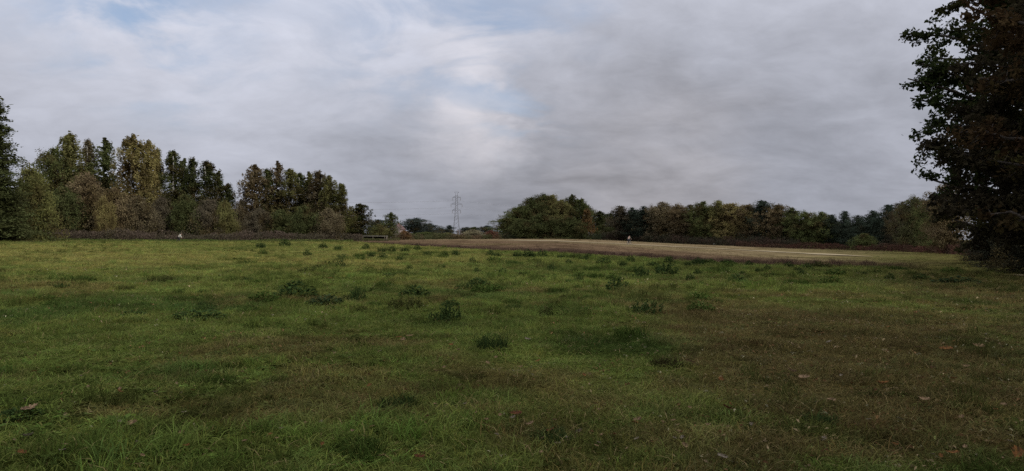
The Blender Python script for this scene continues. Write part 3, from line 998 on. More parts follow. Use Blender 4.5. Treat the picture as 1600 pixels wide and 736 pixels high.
def tree_proto(kind, seed, H, Wd, nclus, nleaf, leaf, birchbark=False, leafmat=None):
    """crown and trunk meshes of a tree H tall and Wd wide"""
    r = np.random.default_rng(seed)
    C = crown_clusters(kind, r, nclus) * np.array([Wd / 2, Wd / 2, H])
    cs = {'birch': (.055, .06), 'slim': (.08, .05), 'round': (.085, .055), 'spruce': (.10, .025), 'pine': (.10, .045), 'bush': (.10, .10), 'low': (.10, .12)}[kind]
    sig = np.array([cs[0] * Wd, cs[0] * Wd, cs[1] * H])
    vc = r.uniform(0, 1, nclus)
    k = np.repeat(np.arange(nclus), nleaf)
    sig = sig * .78
    taper = 1 - (.45 if kind in ('birch', 'slim', 'spruce') else .25) * C[:, 2] / H
    size_k = (r.uniform(.55, 1.35, nclus) * taper)[k][:, None]
    bl = r.normal(0, 1, (len(k), 3)); bl /= np.linalg.norm(bl, axis=1)[:, None]; bl *= r.uniform(0, 1, len(k))[:, None] ** .45 * 1.6
    c = C[k] + bl * sig * size_k
    c[:, 2] = np.maximum(c[:, 2], leaf * .6)
    if kind == 'spruce':
        c[:, 2] -= np.hypot(c[:, 0], c[:, 1]) * .18
        c[:, 2] = np.maximum(c[:, 2], leaf * .6)
    u, w_ = rand_axes(r, len(k), up=.5, hang=2.0 if kind in ('birch', 'slim') else (0.6 if kind == 'spruce' else 0))
    s = r.uniform(.6, 1.25, len(k)) * leaf
    P, Q = leaf_quads(c, u, w_, s, .42 if kind in ('spruce', 'pine') else .62)
    v = np.clip(.68 * vc[k] + .32 * r.uniform(0, 1, len(k)), 0, 1)
    # inner core: bigger leaves, shade put into their darker tone, closing the crown
    ni = int(nclus * nleaf * .22)
    ci = C[r.integers(0, nclus, ni)]
    ax = np.array([0, 0, 1.0]) * ci[:, 2:3]
    ci = ax + (ci - ax) * r.uniform(.1, .8, ni)[:, None] + r.normal(0, .35, (ni, 3)) * sig
    ci[:, 2] = np.maximum(ci[:, 2], leaf)
    ui, wi = rand_axes(r, ni, up=.2)
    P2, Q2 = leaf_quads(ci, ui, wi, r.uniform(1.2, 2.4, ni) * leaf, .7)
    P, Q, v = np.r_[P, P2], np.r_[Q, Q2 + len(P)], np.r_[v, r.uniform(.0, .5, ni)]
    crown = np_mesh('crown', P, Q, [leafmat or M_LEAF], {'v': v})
    b = MB()
    lean = r.normal(0, .02 * H, 2)
    zt = {'bush': .5, 'low': .5}.get(kind, .93)
    zs = np.linspace(-.02, zt, 8)
    tr = H * (.013 if kind in ('birch', 'slim') else .02)
    axis = [(lean[0] * z * z + r.normal(0, .004 * H), lean[1] * z * z + r.normal(0, .004 * H), z * H) for z in zs]
    b.tube(axis, [max(.03, tr * (1 - z) ** .8 + .02) * (1.5 if i == 0 else 1) for i, z in enumerate(zs)], 6)
    for j in r.choice(nclus, min(nclus, 22), replace=False):
        e = Vector(C[j]); z0 = max(.05 * H, min(e.z - .35 * math.hypot(e.x, e.y), zt * H * .95))
        f = z0 / H
        st = Vector((lean[0] * f * f, lean[1] * f * f, z0))
        mid = st.lerp(e, .5) + Vector((0, 0, .03 * H))
        b.tube([st, mid, e], [tr * .4 * (1 - f) + .025, tr * .25 * (1 - f) + .02, .015], 4, cap=False)
    trunk = b.mesh('trunk', M_BIRCH if birchbark else M_BARK, True)
    return dict(H=H, W=Wd, crown=crown, trunk=trunk, n=0)


PR = {
    'birch': [tree_proto('birch', s, 20, 8, 320, 40, .145, True) for s in (1, 2, 3)],
    'slim': [tree_proto('slim', s, 20, 5, 270, 36, .13, True) for s in (4, 5, 6)],
    'round': [tree_proto('round', s, 16, 12, 340, 48, .165) for s in (7, 8, 9)],
    'spruce': [tree_proto('spruce', s, 20, 10, 330, 60, .135, leafmat=M_NEEDLE) for s in (10, 11)],
    'pine': [tree_proto('pine', s, 16, 9, 290, 48, .155, leafmat=M_NEEDLE) for s in (12, 13, 14)],
    'bush': [tree_proto('bush', s, 8, 10, 300, 46, .15) for s in (15, 16, 17)],
}
AUT = {k: [tree_proto(k, s, h, w_, n_, l_, lf, bb, M_LEAF_AUT) for s in ss_] for k, (ss_, h, w_, n_, l_, lf, bb) in
       {'birch': ((21, 22), 20, 8, 320, 40, .145, True), 'round': ((23, 24), 16, 12, 340, 48, .165, False), 'bush': ((25, 26), 8, 10, 300, 46, .15, False)}.items()}
counter = {}
tr_ = random.Random(11)
T = dict(dgreen=(.050, .056, .021), green=(.072, .082, .029), olive=(.110, .104, .038), gold=(.170, .142, .055), russet=(.120, .092, .050), dbrown=(.074, .062, .040), pine=(.034, .044, .030),
         ygreen=(.092, .090, .030), orange=(.14, .078, .034), brown=(.108, .088, .050), blue=(.044, .056, .048), red=(.14, .065, .045), pale=(.17, .15, .09))  # blue: haze on the distant trees, put into the leaf tint
NAMES = {'birch': 'birch_tree', 'slim': 'slender_birch', 'round': 'broadleaf_tree', 'spruce': 'conifer_tree', 'pine': 'pine_tree', 'bush': 'bush'}


def plant(kind, px, top, Y, wpx, tint, label, group=None, aut=False, sink=0.0, cat=None):
    protos = (AUT if aut and kind in AUT else PR)[kind]
    i_ = counter.get((kind, aut), 0); counter[(kind, aut)] = i_ + 1
    p = protos[i_ % len(protos)]
    x_ = at_depth(px, Y); zg = float(terrain(x_, Y))
    h = (z_at(px, top, Y) - zg) / .97
    w_ = wpx * Y / F * {'slim': 1.65, 'birch': 1.15, 'round': 1.3, 'pine': 1.3}.get(kind, 1.05)
    root = bpy.data.objects.new(NAMES[kind], None); COL.objects.link(root)
    root.location = (x_, Y, zg - sink)
    root.scale = (w_ / p['W'], w_ / p['W'], h / p['H'])
    root.rotation_euler.z = tr_.uniform(0, 6.28)
    c_ = T[tint] if isinstance(tint, str) else tint
    k_ = tr_.uniform(1.4, 1.8) * (1.15 if group == LEFT else 1.0)
    for nm, me in (('trunk', p['trunk']), ('crown', p['crown'])):
        o = link(nm, me, root)
        o.color = tuple(q_ * k_ for q_ in c_) + (1,)
    tag(root, label, cat or ('bush' if kind == 'bush' else 'tree'), group)
    return root


LEFT = 'trees along the left side of the meadow'
WOOD = 'trees along the front of the far wood'
MID = 'trees of the clump in the middle distance'
for a_ in [
    ('spruce', -12, 156, 118, 185, 'dgreen', 'tall dark conifer cut off by the left edge', LEFT),
    ('bush', 48, 268, 128, 74, 'ygreen', 'yellow-green bushy tree beside the dark left conifer', LEFT),
    ('bush', 14, 300, 122, 60, 'dgreen', 'dark bush at the foot of the left conifer', LEFT),
    ('round', 82, 236, 165, 58, 'green', 'green lower lobe tree left of a pointed olive tree', LEFT),
    ('birch', 107, 213, 168, 72, 'olive', 'pointed olive-brown tree topping the left group', LEFT),
    ('slim', 137, 222, 172, 26, 'brown', 'thin brownish birch right of the pointed olive tree', LEFT),
    ('slim', 163, 221, 170, 36, 'green', 'slender green birch left of the broad golden birch', LEFT),
    ('birch', 206, 218, 160, 78, 'gold', 'broad golden-brown birch, tallest of the left group', LEFT, True),
    ('birch', 229, 224, 164, 56, 'gold', 'second golden birch leaning on the broad golden one', LEFT),
    ('slim', 245, 236, 170, 24, 'olive', 'thin olive birch just right of the golden birches', LEFT),
    ('slim', 270, 239, 166, 34, 'green', 'tall green birch heading the dark green row', LEFT),
    ('slim', 287, 252, 170, 28, 'green', 'gappy green birch second in the dark green row', LEFT),
    ('slim', 300, 250, 166, 28, 'dgreen', 'dark birch third in the dark green row', LEFT),
    ('slim', 323, 255, 166, 36, 'dgreen', 'dark pointed birch fourth in the dark green row', LEFT),
    ('slim', 341, 271, 168, 24, 'green', 'short gappy birch near the end of the dark row', LEFT),
    ('slim', 355, 289, 168, 28, 'dgreen', 'shortest dark birch before the gap in the left trees', LEFT),
    ('bush', 376, 316, 168, 34, 'brown', 'small brown bush standing in the gap between birch groups', LEFT),
    ('bush', 133, 278, 150, 84, 'russet', 'russet bushy tree below the thin birches', LEFT, True),
    ('bush', 100, 296, 146, 66, 'dgreen', 'dark green bush under the pointed olive tree', LEFT),
    ('bush', 180, 300, 148, 66, 'russet', 'orange-brown bush under the golden birch', LEFT, True),
    ('bush', 163, 312, 143, 36, 'gold', 'yellowish small bush in front of the russet one', LEFT, True),
    ('bush', 215, 310, 150, 56, 'brown', 'dull brown bush at the foot of the golden birch', LEFT),
    ('bush', 252, 312, 155, 50, 'dbrown', 'dark brown bush under the thin olive birch', LEFT),
    ('bush', 290, 308, 154, 56, 'dgreen', 'dark green bush under the gappy green birch', LEFT),
    ('bush', 326, 314, 155, 52, 'dbrown', 'brownish bush under the dark pointed birch', LEFT),
    ('bush', 352, 318, 156, 40, 'olive', 'olive bush under the shortest dark birch', LEFT),
    ('birch', 397, 261, 170, 58, 'russet', 'russet gappy birch heading the second birch group', LEFT, True),
    ('slim', 417, 267, 172, 28, 'green', 'green birch between a russet and a pale brown one', LEFT),
    ('slim', 433, 256, 172, 26, 'russet', 'pale brown birch with the highest thin tip', LEFT),
    ('slim', 453, 267, 170, 36, 'olive', 'olive-brown birch right of the pale brown one', LEFT),
    ('slim', 468, 273, 174, 28, 'green', 'green birch in the middle of the second group', LEFT),
    ('slim', 482, 272, 174, 28, 'olive', 'olive birch right of the middle green one', LEFT),
    ('slim', 497, 270, 170, 38, 'brown', 'brown pointed birch in the second group', LEFT),
    ('birch', 513, 278, 168, 54, 'olive', 'wide olive birch near the end of the second group', LEFT),
    ('slim', 532, 289, 166, 26, 'ygreen', 'drooping yellowish birch ending the second group', LEFT),
    ('bush', 404, 328, 160, 46, 'dbrown', 'dark brown bush under the russet gappy birch', LEFT),
    ('bush', 440, 330, 160, 50, 'dgreen', 'dark bush under the pale brown birch', LEFT),
    ('bush', 477, 324, 160, 54, 'dgreen', 'dark leafy bush under the olive birches', LEFT),
    ('bush', 515, 328, 160, 46, 'brown', 'brown bush under the wide olive birch', LEFT),
    ('birch', 562, 320, 186, 52, 'dgreen', 'conical dark green tree beside the orange roof', None),
    ('bush', 548, 342, 190, 40, 'dbrown', 'brown bush below the orange roof', None),
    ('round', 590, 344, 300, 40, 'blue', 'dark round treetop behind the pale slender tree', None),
    ('bush', 592, 352, 200, 34, 'olive', 'olive bush left of the pale slender tree', None),
    ('birch', 610, 333, 205, 30, 'green', 'pale slender green tree standing alone', None),
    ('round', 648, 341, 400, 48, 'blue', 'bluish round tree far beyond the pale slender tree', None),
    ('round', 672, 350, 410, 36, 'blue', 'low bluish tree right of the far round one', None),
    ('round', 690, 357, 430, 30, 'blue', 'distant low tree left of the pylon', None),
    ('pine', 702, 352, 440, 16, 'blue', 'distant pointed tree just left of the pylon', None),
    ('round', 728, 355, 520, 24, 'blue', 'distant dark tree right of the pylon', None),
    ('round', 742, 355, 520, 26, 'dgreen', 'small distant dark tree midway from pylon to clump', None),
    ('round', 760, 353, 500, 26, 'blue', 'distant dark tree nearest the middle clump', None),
    ('bush', 632, 361, 215, 22, 'orange', 'orange bush beneath the far bluish trees', None, True),
    ('bush', 664, 363, 240, 50, 'green', 'low green bush right of the orange one', None),
    ('bush', 700, 364, 250, 40, 'olive', 'low olive bush left of the pylon foot', None),
    ('bush', 740, 360, 262, 44, 'pale', 'pale straw-coloured bush right of the pylon foot', None),
    ('bush', 768, 361, 262, 24, 'red', 'reddish bush touching the middle clump', None, True),
    ('round', 793, 340, 280, 40, 'green', 'lowest green tree at the left end of the clump', MID),
    ('round', 812, 324, 282, 42, 'green', 'green tree second from the left end of the clump', MID),
    ('round', 831, 311, 284, 42, 'dgreen', 'dark green tree rising to the top of the clump', MID),
    ('round', 848, 304, 286, 38, 'dgreen', 'highest dark tree of the middle clump', MID),
    ('round', 862, 306, 286, 34, 'olive', 'olive-orange treetop beside the highest dark tree', MID, True),
    ('round', 878, 314, 280, 34, 'olive', 'olive tree in the dip of the middle clump', MID),
    ('birch', 893, 306, 284, 34, 'dgreen', 'dark pointed tree right of the dip', MID),
    ('birch', 908, 312, 280, 34, 'green', 'green tree at the right shoulder of the clump', MID),
    ('birch', 917, 328, 272, 24, 'orange', 'orange-brown tree ending the clump on the right', MID, True),
    ('bush', 850, 336, 268, 66, 'dgreen', 'dark low bush in front of the clump centre', MID),
    ('bush', 815, 344, 268, 52, 'dgreen', 'dark low bush in front of the clump left end', MID),
    ('bush', 888, 340, 266, 56, 'dgreen', 'dark low bush in front of the clump right end', MID),
    ('birch', 936, 331, 290, 34, 'dgreen', 'gappy dark tree in the opening beside the clump', None),
    ('bush', 944, 352, 280, 40, 'dgreen', 'low dark bush filling the opening beside the clump', None),
    ('pine', 969, 322, 250, 38, 'dbrown', 'dark gappy pine at the left end of the wood', WOOD),
    ('pine', 988, 326, 248, 32, 'pine', 'low dark pine second from the left end of the wood', WOOD),
    ('pine', 1006, 323, 244, 36, 'pine', 'rounded dark pine before the broad brown oak', WOOD),
    ('round', 1033, 318, 240, 48, 'brown', 'broad brown-topped oak in the dark wood', WOOD),
    ('round', 1057, 320, 238, 38, 'russet', 'brown oak right of the broad brown-topped one', WOOD),
    ('slim', 1078, 322, 240, 30, 'brown', 'thin pale-topped tree between brown and green oaks', WOOD),
    ('round', 1098, 317, 232, 42, 'green', 'green oak in the middle of the wood', WOOD),
    ('round', 1122, 316, 230, 38, 'olive', 'olive tree right of the green oak', WOOD),
    ('round', 1144, 318, 226, 46, 'gold', 'golden-brown tree in the middle of the wood', WOOD, True),
    ('round', 1168, 321, 224, 40, 'russet', 'reddish tree right of the golden-brown one', WOOD, True),
    ('pine', 1190, 314, 222, 50, 'pine', 'dark pine with a flat top, tallest of the right wood', WOOD),
    ('round', 1214, 320, 218, 46, 'russet', 'red-brown tree right of the flat-topped pine', WOOD, True),
    ('pine', 1238, 327, 214, 40, 'dgreen', 'dark tree sloping down right of the red-brown one', WOOD),
    ('round', 1258, 331, 208, 44, 'green', 'green round tree in the lower right wood', WOOD),
    ('round', 1282, 333, 204, 42, 'green', 'green tree right of the green round one', WOOD),
    ('pine', 1300, 336, 202, 30, 'pine', 'low dark pine left of the lone pine tip', WOOD),
    ('pine', 1320, 330, 198, 24, 'pine', 'lone pine tip sticking out of the low wood', WOOD),
    ('pine', 1341, 338, 190, 40, 'pine', 'lowest dark pine where the wood dips', WOOD),
    ('pine', 1364, 330, 182, 44, 'pine', 'dark pine rising right of the dip', WOOD),
    ('pine', 1390, 320, 174, 46, 'pine', 'dark pine with a clear pointed top before the pale tree', WOOD),
    ('round', 1410, 318, 166, 34, 'dbrown', 'brown thin-leaved tree left of the pale yellow-green one', WOOD),
    ('round', 1430, 308, 150, 44, (.068, .068, .030), 'pale yellow-green tree near the big right oaks', WOOD),
    ('round', 1455, 312, 138, 44, 'green', 'green tree half behind the big brown oak', WOOD),
    ('round', 1482, 290, 110, 62, 'russet', 'red-brown tree at the edge of the big right oaks', WOOD, True),
    ('bush', 1350, 366, 166, 36, 'green', 'small pale green bush before the dark pines', WOOD),
    ('bush', 1466, 372, 124, 34, 'green', 'small green bush in front of the red-brown tree', WOOD),
]:
    plant(*a_)

# trees standing behind the front rows, seen as dark filling between them
for k in range(30):
    px = 955 + k * 17.5 + tr_.uniform(-5, 5)
    Yb = float(front_depth(px)) + tr_.uniform(26, 44)
    top = np.interp(px, [955, 1000, 1100, 1200, 1250, 1320, 1350, 1420, 1470], [334, 330, 324, 323, 338, 343, 345, 332, 318]) + tr_.uniform(0, 7)
    plant(('round', 'pine', 'round')[k % 3], px, top, Yb, 40, ('dgreen', 'pine', 'dbrown')[k % 3], 'dark tree filling the far wood behind its front row', 'trees behind the front row of the far wood')
for k, (px, top) in enumerate(((800, 338), (818, 324), (838, 311), (855, 308), (872, 316), (886, 314), (900, 314), (912, 322))):
    plant('round', px, top, 300 + 3 * k, 42, ('dgreen', 'green')[k % 2], 'dark tree filling the middle clump behind its front trees', 'trees behind the front of the middle clump')
for k in range(20):
    px = 60 + k * 25 + tr_.uniform(-5, 5)
    if 362 < px < 386:
        continue
    top = np.interp(px, [60, 200, 340, 360, 390, 500, 545], [292, 296, 312, 335, 318, 312, 326]) + tr_.uniform(0, 8)
    plant('round', px, top, 190 + tr_.uniform(0, 15), 44, ('dgreen', 'dbrown', 'green')[k % 3], 'dark tree filling the left belt behind the birches', 'trees behind the left birches')

# ------------------------------------------------------------------ undergrowth
def mass(name, line, thick, h, n, leaf, cols, label, cat, seed=1, hang=0.0):
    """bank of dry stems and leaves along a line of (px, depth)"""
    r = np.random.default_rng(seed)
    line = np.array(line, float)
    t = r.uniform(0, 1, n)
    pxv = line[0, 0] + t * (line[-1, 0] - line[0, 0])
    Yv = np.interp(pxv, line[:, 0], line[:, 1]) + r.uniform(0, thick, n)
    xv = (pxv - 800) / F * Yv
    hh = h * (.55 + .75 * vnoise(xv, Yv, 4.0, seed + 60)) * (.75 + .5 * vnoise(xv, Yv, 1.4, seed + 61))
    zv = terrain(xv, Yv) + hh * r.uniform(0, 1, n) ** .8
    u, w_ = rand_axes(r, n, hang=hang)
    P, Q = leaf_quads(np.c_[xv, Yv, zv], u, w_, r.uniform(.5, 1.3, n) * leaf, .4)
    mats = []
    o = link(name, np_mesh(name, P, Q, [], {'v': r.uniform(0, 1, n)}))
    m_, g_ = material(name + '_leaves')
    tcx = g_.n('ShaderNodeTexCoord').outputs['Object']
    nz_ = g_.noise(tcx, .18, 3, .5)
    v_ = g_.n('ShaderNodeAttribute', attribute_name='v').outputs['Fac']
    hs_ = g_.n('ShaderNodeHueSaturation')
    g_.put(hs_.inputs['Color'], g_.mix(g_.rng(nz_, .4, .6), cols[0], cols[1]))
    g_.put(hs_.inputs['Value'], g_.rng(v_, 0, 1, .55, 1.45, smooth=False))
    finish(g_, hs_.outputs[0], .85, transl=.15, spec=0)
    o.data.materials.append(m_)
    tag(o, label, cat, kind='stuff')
    return o


mass('dry_undergrowth', [(-40, 136), (150, 137), (300, 139), (460, 147), (566, 164)], 5, 1.75, 26000, .17, ((.105, .078, .058), (.088, .074, .048)), 'low brown weeds along the foot of the left trees', 'undergrowth', 1, 1.5)
mass('meadow_edge_grass', [(-40, 129), (150, 130), (300, 132), (460, 140), (552, 156)], 5, .42, 9000, .13, ((.085, .12, .028), (.10, .115, .035)), 'longer green grass at the far left rim of the meadow', 'grass', 2, 2.0)
mass('shelter_weeds', [(540, 167), (625, 172)], 4, .75, 2600, .12, ((.10, .08, .05), (.09, .10, .035)), 'brown and green weeds in front of the low shelter', 'undergrowth', 9, 1.5)
mass('scrub_band', [(556, 196), (640, 214), (700, 240), (785, 262)], 9, 1.7, 14000, .2, ((.12, .085, .05), (.075, .08, .035)), 'brown and olive scrub between the left trees and the clump', 'undergrowth', 3, 1.0)
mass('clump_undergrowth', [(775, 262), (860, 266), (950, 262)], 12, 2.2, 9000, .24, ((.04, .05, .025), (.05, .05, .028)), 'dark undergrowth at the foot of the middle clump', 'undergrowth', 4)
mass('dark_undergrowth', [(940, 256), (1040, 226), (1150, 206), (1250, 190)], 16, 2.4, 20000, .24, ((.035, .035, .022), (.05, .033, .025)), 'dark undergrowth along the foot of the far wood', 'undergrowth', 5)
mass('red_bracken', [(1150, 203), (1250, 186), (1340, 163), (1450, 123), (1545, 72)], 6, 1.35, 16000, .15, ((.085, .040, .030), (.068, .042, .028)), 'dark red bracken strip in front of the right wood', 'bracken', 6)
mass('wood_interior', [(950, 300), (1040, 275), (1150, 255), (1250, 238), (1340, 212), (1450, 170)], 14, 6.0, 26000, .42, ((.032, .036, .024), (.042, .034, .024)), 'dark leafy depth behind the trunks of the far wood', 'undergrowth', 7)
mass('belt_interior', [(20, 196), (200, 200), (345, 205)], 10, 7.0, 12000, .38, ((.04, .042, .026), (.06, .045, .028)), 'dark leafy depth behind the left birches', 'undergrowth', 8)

# ------------------------------------------------------------------ big oaks at the right
def big_oak(name, loc, H, Rad, z_lo, seed, n_limb, twigs, per, leaf, tint, label, mat, extra=(), leafdens=1.0, group=None):
    r = np.random.default_rng(seed)
    root = bpy.data.objects.new(name, None); COL.objects.link(root); root.location = loc
    tag(root, label, 'tree', group)
    b = MB(); lb = MB()
    tw = H * .022
    axis = lambda z: Vector((.25 * math.sin(z * .35 + seed), .25 * math.cos(z * .3 + seed) - .25, z))
    zs = np.linspace(-.3, H * .9, 12)
    b.tube([axis(z) for z in zs], [max(.05, tw * (1 - z / H) ** .8) * (1.6 if i == 0 else 1.15 if i == 1 else 1) for i, z in enumerate(zs)], 10)
    cl, cv = [], []
    ends = []
    for k in range(n_limb):
        t = (k + r.uniform(0, .9)) / n_limb
        z = z_lo + (H - z_lo) * t
        az = k * 2.39996 + r.normal(0, .3)
        R_ = Rad * math.sqrt(max(.05, 1 - (1.55 * t - .62) ** 2)) * r.uniform(.78, 1.12)
        ends.append(Vector((R_ * math.cos(az), R_ * math.sin(az), z)))
    ends += [Vector(e) for e in extra]
    for e in ends:
        z0 = max(z_lo * .6 + .4, e.z - .45 * math.hypot(e.x, e.y)); z0 = min(z0, H * .86)
        st = axis(z0)
        n_ = 7
        pts_ = []
        for i_ in range(n_):
            f = i_ / (n_ - 1)
            p = st.lerp(e, f) + Vector((r.normal(0, .12), r.normal(0, .12), math.sin(f * 3.14) * .05 * e.length + r.normal(0, .1))) * (1 if 0 < i_ else 0)
            pts_.append(p)
        r0 = tw * .45 * (1 - z0 / H) + .03
        lb.tube(pts_, [r0 * (1 - .85 * i_ / (n_ - 1)) + .008 for i_ in range(n_)], 6)
        L_ = (e - st).length
        for q_ in range(max(4, int(twigs * L_ / Rad))):
            f = r.uniform(.30, 1.0)
            i0 = min(n_ - 2, int(f * (n_ - 1))); p = pts_[i0].lerp(pts_[i0 + 1], f * (n_ - 1) - i0)
            dirn = (e - st).normalized()
            sd = Vector((r.normal(), r.normal(), r.normal(0, .55)))
            sd = (sd - dirn * sd.dot(dirn)).normalized()
            ln_ = r.uniform(.35, 1.0) * Rad * .30 * (1.15 - .6 * f)
            te = p + (dirn * r.uniform(.2, .8) + sd) .normalized() * ln_ + Vector((0, 0, -.1 * ln_))
            lb.tube([p, p.lerp(te, .5) + Vector((0, 0, .05 * ln_)), te], [.03 * (1.3 - f), .018, .006], 4, cap=False)
            m_ = max(1, int(3 * ln_ / (Rad * .3) + .5))
            for z_ in range(m_):
                cl.append(p.lerp(te, (z_ + r.uniform(.3, 1)) / m_)); cv.append(r.uniform(0, 1))
    b.build('trunk', M_BARK, root, True)
    lb.build('limbs', M_BARK, root, True)
    C = np.array([tuple(p) for p in cl]); k = np.repeat(np.arange(len(C)), per)
    sg = r.uniform(.6, 1.3, len(C))[k][:, None]
    bl = r.normal(0, 1, (len(k), 3)); bl /= np.linalg.norm(bl, axis=1)[:, None]; bl *= r.uniform(0, 1, len(k))[:, None] ** .45
    c = C[k] + bl * np.array([.44, .44, .27]) * sg
    u, w_ = rand_axes(r, len(k), up=.35, hang=.5)
    P, Q = leaf_quads(c, u, w_, r.uniform(.6, 1.25, len(k)) * leaf, .55)
    v = np.clip(.55 * np.array(cv)[k] + .45 * r.uniform(0, 1, len(k)), 0, 1)
    cr = link('crown', np_mesh('crown', P, Q, [mat], {'v': v}), root)
    cr.color = tint + (1,)
    return root


OAKS = 'big oaks along the right edge of the meadow'


def oak_place(px, Y):
    x_ = at_depth(px, Y)
    return (x_, Y, float(terrain(x_, Y)))


k38 = 38 / F
big_oak('oak_tree', oak_place(1625, 38), 18.5, 6.0, 4.6, 101, 44, 19, 30, .125, (.036, .050, .018), 'tall dark green oak with a bough reaching left over the field', M_LEAF_NEAR,
        extra=((-7.2, -.6, 9.6), (-6.4, -.8, 10.4), (-6.6, .2, 8.8), (-5.6, -.5, 7.2), (-4.6, -.5, 12.4), (-5.6, -.6, 6.4), (-3.4, -.8, 14.2), (-5.2, .6, 10.2)), group=OAKS)
big_oak('oak_tree', oak_place(1650, 31), 12.5, 4.4, 1.6, 102, 44, 19, 30, .125, (.044, .036, .021), 'brown-leaved oak in front of the tall green one', M_LEAF_NEAR, group=OAKS,
        extra=((-3.0, -.3, 3.4), (-3.6, .3, 5.0), (-3.9, .0, 6.4)))
big_oak('oak_tree', oak_place(1602, 52), 13.0, 5.6, .6, 103, 40, 17, 26, .16, (.032, .028, .019), 'dim brown oak standing behind the bough-bearing one', M_LEAF_NEAR, group=OAKS)
big_oak('oak_tree', oak_place(1755, 24), 15.0, 4.6, 2.2, 104, 34, 16, 26, .12, (.058, .036, .018), 'rusty oak whose twigs enter at the right edge', M_LEAF_NEAR, group=OAKS)
# the same row of oaks goes on behind the viewpoint and shades the near grass
for k_, (ox, oy, oh) in enumerate(((14, 5, 17), (8, -4, 18), (0, -6.5, 19), (-9, -6, 17))):
    big_oak('oak_tree', (ox, oy, float(terrain(ox, oy))), oh, 6.5, 3.2, 110 + k_, 30, 12, 20, .2, (.04, .042, .018), 'oak of the row standing behind the viewpoint', M_LEAF_NEAR, group='oaks behind the viewpoint')
plant('bush', 1590, 356, 46, 110, (.030, .032, .020), 'dark bush at the foot of the big oaks', OAKS)
plant('bush', 1640, 350, 36, 130, (.032, .032, .020), 'dark bush at the right edge under the oaks', OAKS)
plant('bush', 1535, 372, 62, 60, (.034, .030, .022), 'low dark bush left of the big oaks', OAKS)

# ------------------------------------------------------------------ pylon and power lines
M_STEEL = simple('galvanised_steel', (.20, .20, .22), .6, .12, 2, spec=.4)
M_GLASS = simple('insulator_porcelain', (.20, .17, .15), .35, .1, 4)
M_CABLE = simple('cable_metal', (.30, .30, .32), .6, .1)
PY = 470.0
pxk = PY / F
pylon = bpy.data.objects.new('pylon', None); COL.objects.link(pylon)
px_x = at_depth(713, PY)
pylon.location = (px_x, PY, float(terrain(px_x, PY)))
PH = z_at(713, 300, PY) - pylon.location.z
tag(pylon, 'grey steel lattice pylon with three pairs of arms', 'pylon')


def half(z):
    t = z / PH
    return float(np.interp(t, [0, .42, .62, 1.0], [2.3, 1.15, .8, .55]))


for sx in (-1, 1):
    for sy in (-1, 1):
        zz = [0, PH * .42, PH * .62, PH * .97]
        MB().tube([(sx * half(z), sy * half(z), z) for z in zz], [.12, .10, .09, .08], 4).build('leg', M_STEEL, pylon)
zl = [0]
while zl[-1] < PH * .93:
    zl.append(zl[-1] + max(1.5, 1.75 * half(zl[-1])))
for za, zb in zip(zl[:-1], zl[1:]):
    br_ = MB()
    for sgn in (-1, 1):
        a, b_ = half(za), half(min(zb, PH * .97)); zb_ = min(zb, PH * .97)
        br_.tube([(-a, sgn * a, za), (b_, sgn * b_, zb_)], 0.045, 4); br_.tube([(a, sgn * a, za), (-b_, sgn * b_, zb_)], .032, 4)
        br_.tube([(sgn * a, -a, za), (sgn * b_, b_, zb_)], .032, 4); br_.tube([(sgn * a, a, za), (sgn * b_, -b_, zb_)], .032, 4)
    br_.build('brace', M_STEEL, pylon)
arm_tips = []
for pyA, w_ in ((308.5, 2.5), (319, 3.5), (328.5, 2.6)):
    z = z_at(713, pyA, PY) - pylon.location.z
    for s in (-1, 1):
        h_ = half(z)
        am = MB()
        for sy in (-1, 1):
            am.tube([(s * h_, sy * h_, z), (s * w_, 0, z)], .10, 4)
            am.tube([(s * h_, sy * h_, z + 1.0), (s * w_, 0, z)], .08, 4)
        am.tube([(s * (h_ + w_) / 2, -h_ / 2, z), (s * (h_ + w_) / 2, h_ / 2, z)], .06, 4)
        am.build('crossarm', M_STEEL, pylon)
        ins = MB(); ins.tube([(s * w_, 0, z), (s * w_, 0, z - 2.0)], .07, 6)
        for q_ in range(6):
            ins.tube([(s * w_, 0, z - .4 - q_ * .25), (s * w_, 0, z - .5 - q_ * .25)], [.16, .16], 8)
        ins.build('insulator', M_GLASS, pylon)
        arm_tips.append((s, w_, z - 2.0))
pk = MB()
for s in (-1, 1):
    pk.tube([(s * .55, .55, PH * .97), (s * 1.5, 0, PH)], .09, 4); pk.tube([(s * .55, -.55, PH * .97), (s * 1.5, 0, PH)], .09, 4)
pk.tube([(-1.5, 0, PH), (1.5, 0, PH)], .10, 4)
pk.build('top_bar', M_STEEL, pylon)
ft = MB()
for sx in (-1, 1):
    for sy in (-1, 1):
        ft.box((sx * 2.3, sy * 2.3, -.1), (.8, .8, .5))
ft.build('footing', simple('concrete', (.35, .34, .32)), pylon)
POS = {(-1, 0): 'upper near', (1, 0): 'upper far', (-1, 1): 'middle near', (1, 1): 'middle far', (-1, 2): 'lower near', (1, 2): 'lower far'}
